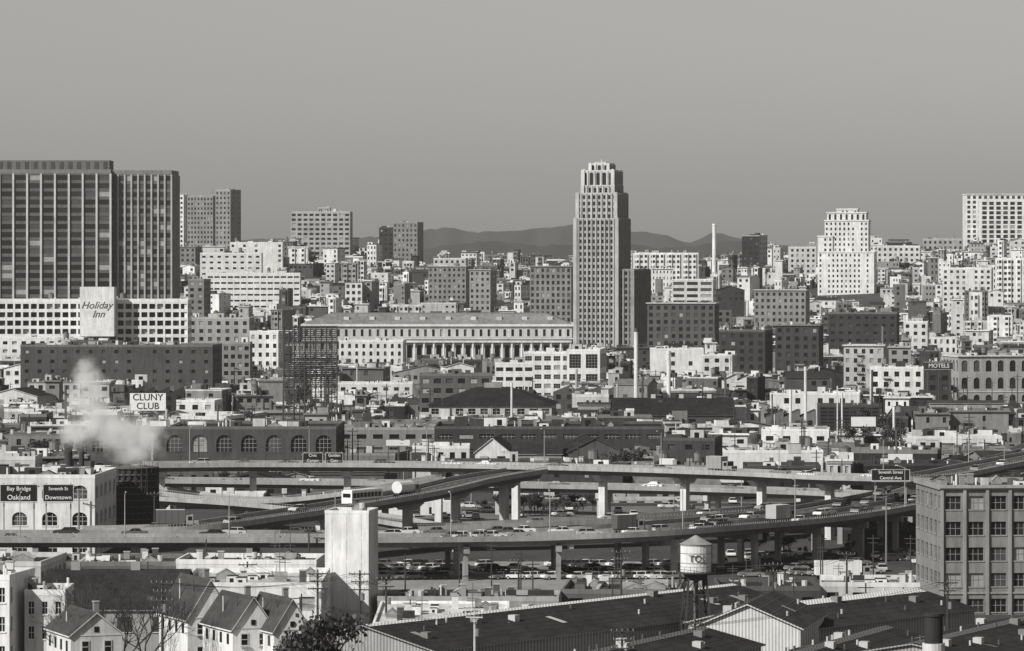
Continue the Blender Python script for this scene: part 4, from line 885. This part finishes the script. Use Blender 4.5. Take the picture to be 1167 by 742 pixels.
def steam():
    D = 905; bl = [(152, 532, 14), (150, 516, 26), (142, 500, 36), (124, 490, 40), (106, 482, 38), (94, 460, 30), (96, 436, 25), (165, 498, 32), (86, 494, 28), (92, 418, 18)]
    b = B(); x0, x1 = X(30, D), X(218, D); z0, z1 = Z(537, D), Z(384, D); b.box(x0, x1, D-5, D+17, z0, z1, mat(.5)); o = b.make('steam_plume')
    m = bpy.data.materials.new('steam'); m.use_nodes = True; nt = m.node_tree; N = nt.nodes; L = nt.links; N.clear()
    out = N.new('ShaderNodeOutputMaterial'); pv = N.new('ShaderNodeVolumePrincipled'); geo = N.new('ShaderNodeNewGeometry'); acc = None
    nz = N.new('ShaderNodeTexNoise'); nz.inputs['Scale'].default_value = .24; nz.inputs['Detail'].default_value = 6; nz.inputs['Roughness'].default_value = .62; L.new(geo.outputs['Position'], nz.inputs['Vector'])
    for (px, py, r) in bl:
        d = N.new('ShaderNodeVectorMath'); d.operation = 'DISTANCE'; L.new(geo.outputs['Position'], d.inputs[0]); d.inputs[1].default_value = (X(px, D), D+6, Z(py, D))
        mr = N.new('ShaderNodeMapRange'); L.new(d.outputs['Value'], mr.inputs[0]); mr.inputs[1].default_value = r*.2; mr.inputs[2].default_value = 0; mr.inputs[3].default_value = 0; mr.inputs[4].default_value = 1
        if acc is None: acc = mr.outputs[0]
        else: a = N.new('ShaderNodeMath'); a.operation = 'MAXIMUM'; L.new(acc, a.inputs[0]); L.new(mr.outputs[0], a.inputs[1]); acc = a.outputs[0]
    s = N.new('ShaderNodeMath'); s.operation = 'MULTIPLY_ADD'; L.new(nz.outputs['Fac'], s.inputs[0]); s.inputs[1].default_value = 2.4; s.inputs[2].default_value = -1.42
    a = N.new('ShaderNodeMath'); a.operation = 'ADD'; L.new(s.outputs[0], a.inputs[0]); L.new(acc, a.inputs[1])
    mul = N.new('ShaderNodeMath'); mul.operation = 'MULTIPLY'; L.new(a.outputs[0], mul.inputs[0]); L.new(acc, mul.inputs[1])
    mx = N.new('ShaderNodeMath'); mx.operation = 'MAXIMUM'; L.new(mul.outputs[0], mx.inputs[0]); mx.inputs[1].default_value = 0
    m2 = N.new('ShaderNodeMath'); m2.operation = 'MULTIPLY'; L.new(mx.outputs[0], m2.inputs[0]); m2.inputs[1].default_value = .85
    L.new(m2.outputs[0], pv.inputs['Density']); pv.inputs['Color'].default_value = (.98, .975, .96, 1)
    e = N.new('ShaderNodeMath'); e.operation = 'MULTIPLY'; L.new(m2.outputs[0], e.inputs[0]); e.inputs[1].default_value = .24      # added glow standing in for light scattered repeatedly inside the cloud
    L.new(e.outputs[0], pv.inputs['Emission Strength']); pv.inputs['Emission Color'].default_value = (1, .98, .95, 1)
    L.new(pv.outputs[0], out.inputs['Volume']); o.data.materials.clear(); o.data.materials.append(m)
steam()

# ---------------------------------------------------------------- light, sky, camera
sd = (-.62, -.58, 0.0); el = radians(36); az = atan2(sd[0], sd[1])
w = bpy.data.worlds.new('World'); bpy.context.scene.world = w; w.use_nodes = True; nt = w.node_tree; N = nt.nodes; L = nt.links
bg = N['Background']; sky = N.new('ShaderNodeTexSky'); sky.sky_type = 'NISHITA'; sky.sun_disc = False; sky.sun_elevation = el; sky.sun_rotation = az % (2*pi)
bw = N.new('ShaderNodeRGBToBW'); L.new(sky.outputs[0], bw.inputs[0])
mx = N.new('ShaderNodeVectorMath'); mx.operation = 'SCALE'; mx.inputs[0].default_value = (1.0, .98, .94); L.new(bw.outputs[0], mx.inputs['Scale']); L.new(mx.outputs[0], bg.inputs['Color'])
bg.inputs['Strength'].default_value = .08
su = bpy.data.lights.new('sun', 'SUN'); su.energy = 4.7; su.angle = radians(.5); su.color = (1, .975, .925); so = bpy.data.objects.new('sun', su); COL.objects.link(so)
from mathutils import Vector
l = sqrt(sd[0]**2+sd[1]**2); v = Vector((sd[0]/l*cos(el), sd[1]/l*cos(el), sin(el))); so.rotation_euler = v.to_track_quat('Z', 'Y').to_euler(); so.location = (0, 0, 500)
cam = bpy.data.cameras.new('camera'); cam.sensor_width = 36; cam.lens = F/1167*36; cam.shift_y = -(371-HY)/1167; cam.clip_start = 1; cam.clip_end = 60000
co = bpy.data.objects.new('camera', cam); co.location = (0, 0, H); co.rotation_euler = (pi/2, 0, 0); COL.objects.link(co)
sc = bpy.context.scene; sc.camera = co; sc.view_settings.view_transform = 'Standard'; sc.view_settings.look = 'None'; sc.view_settings.exposure = 0
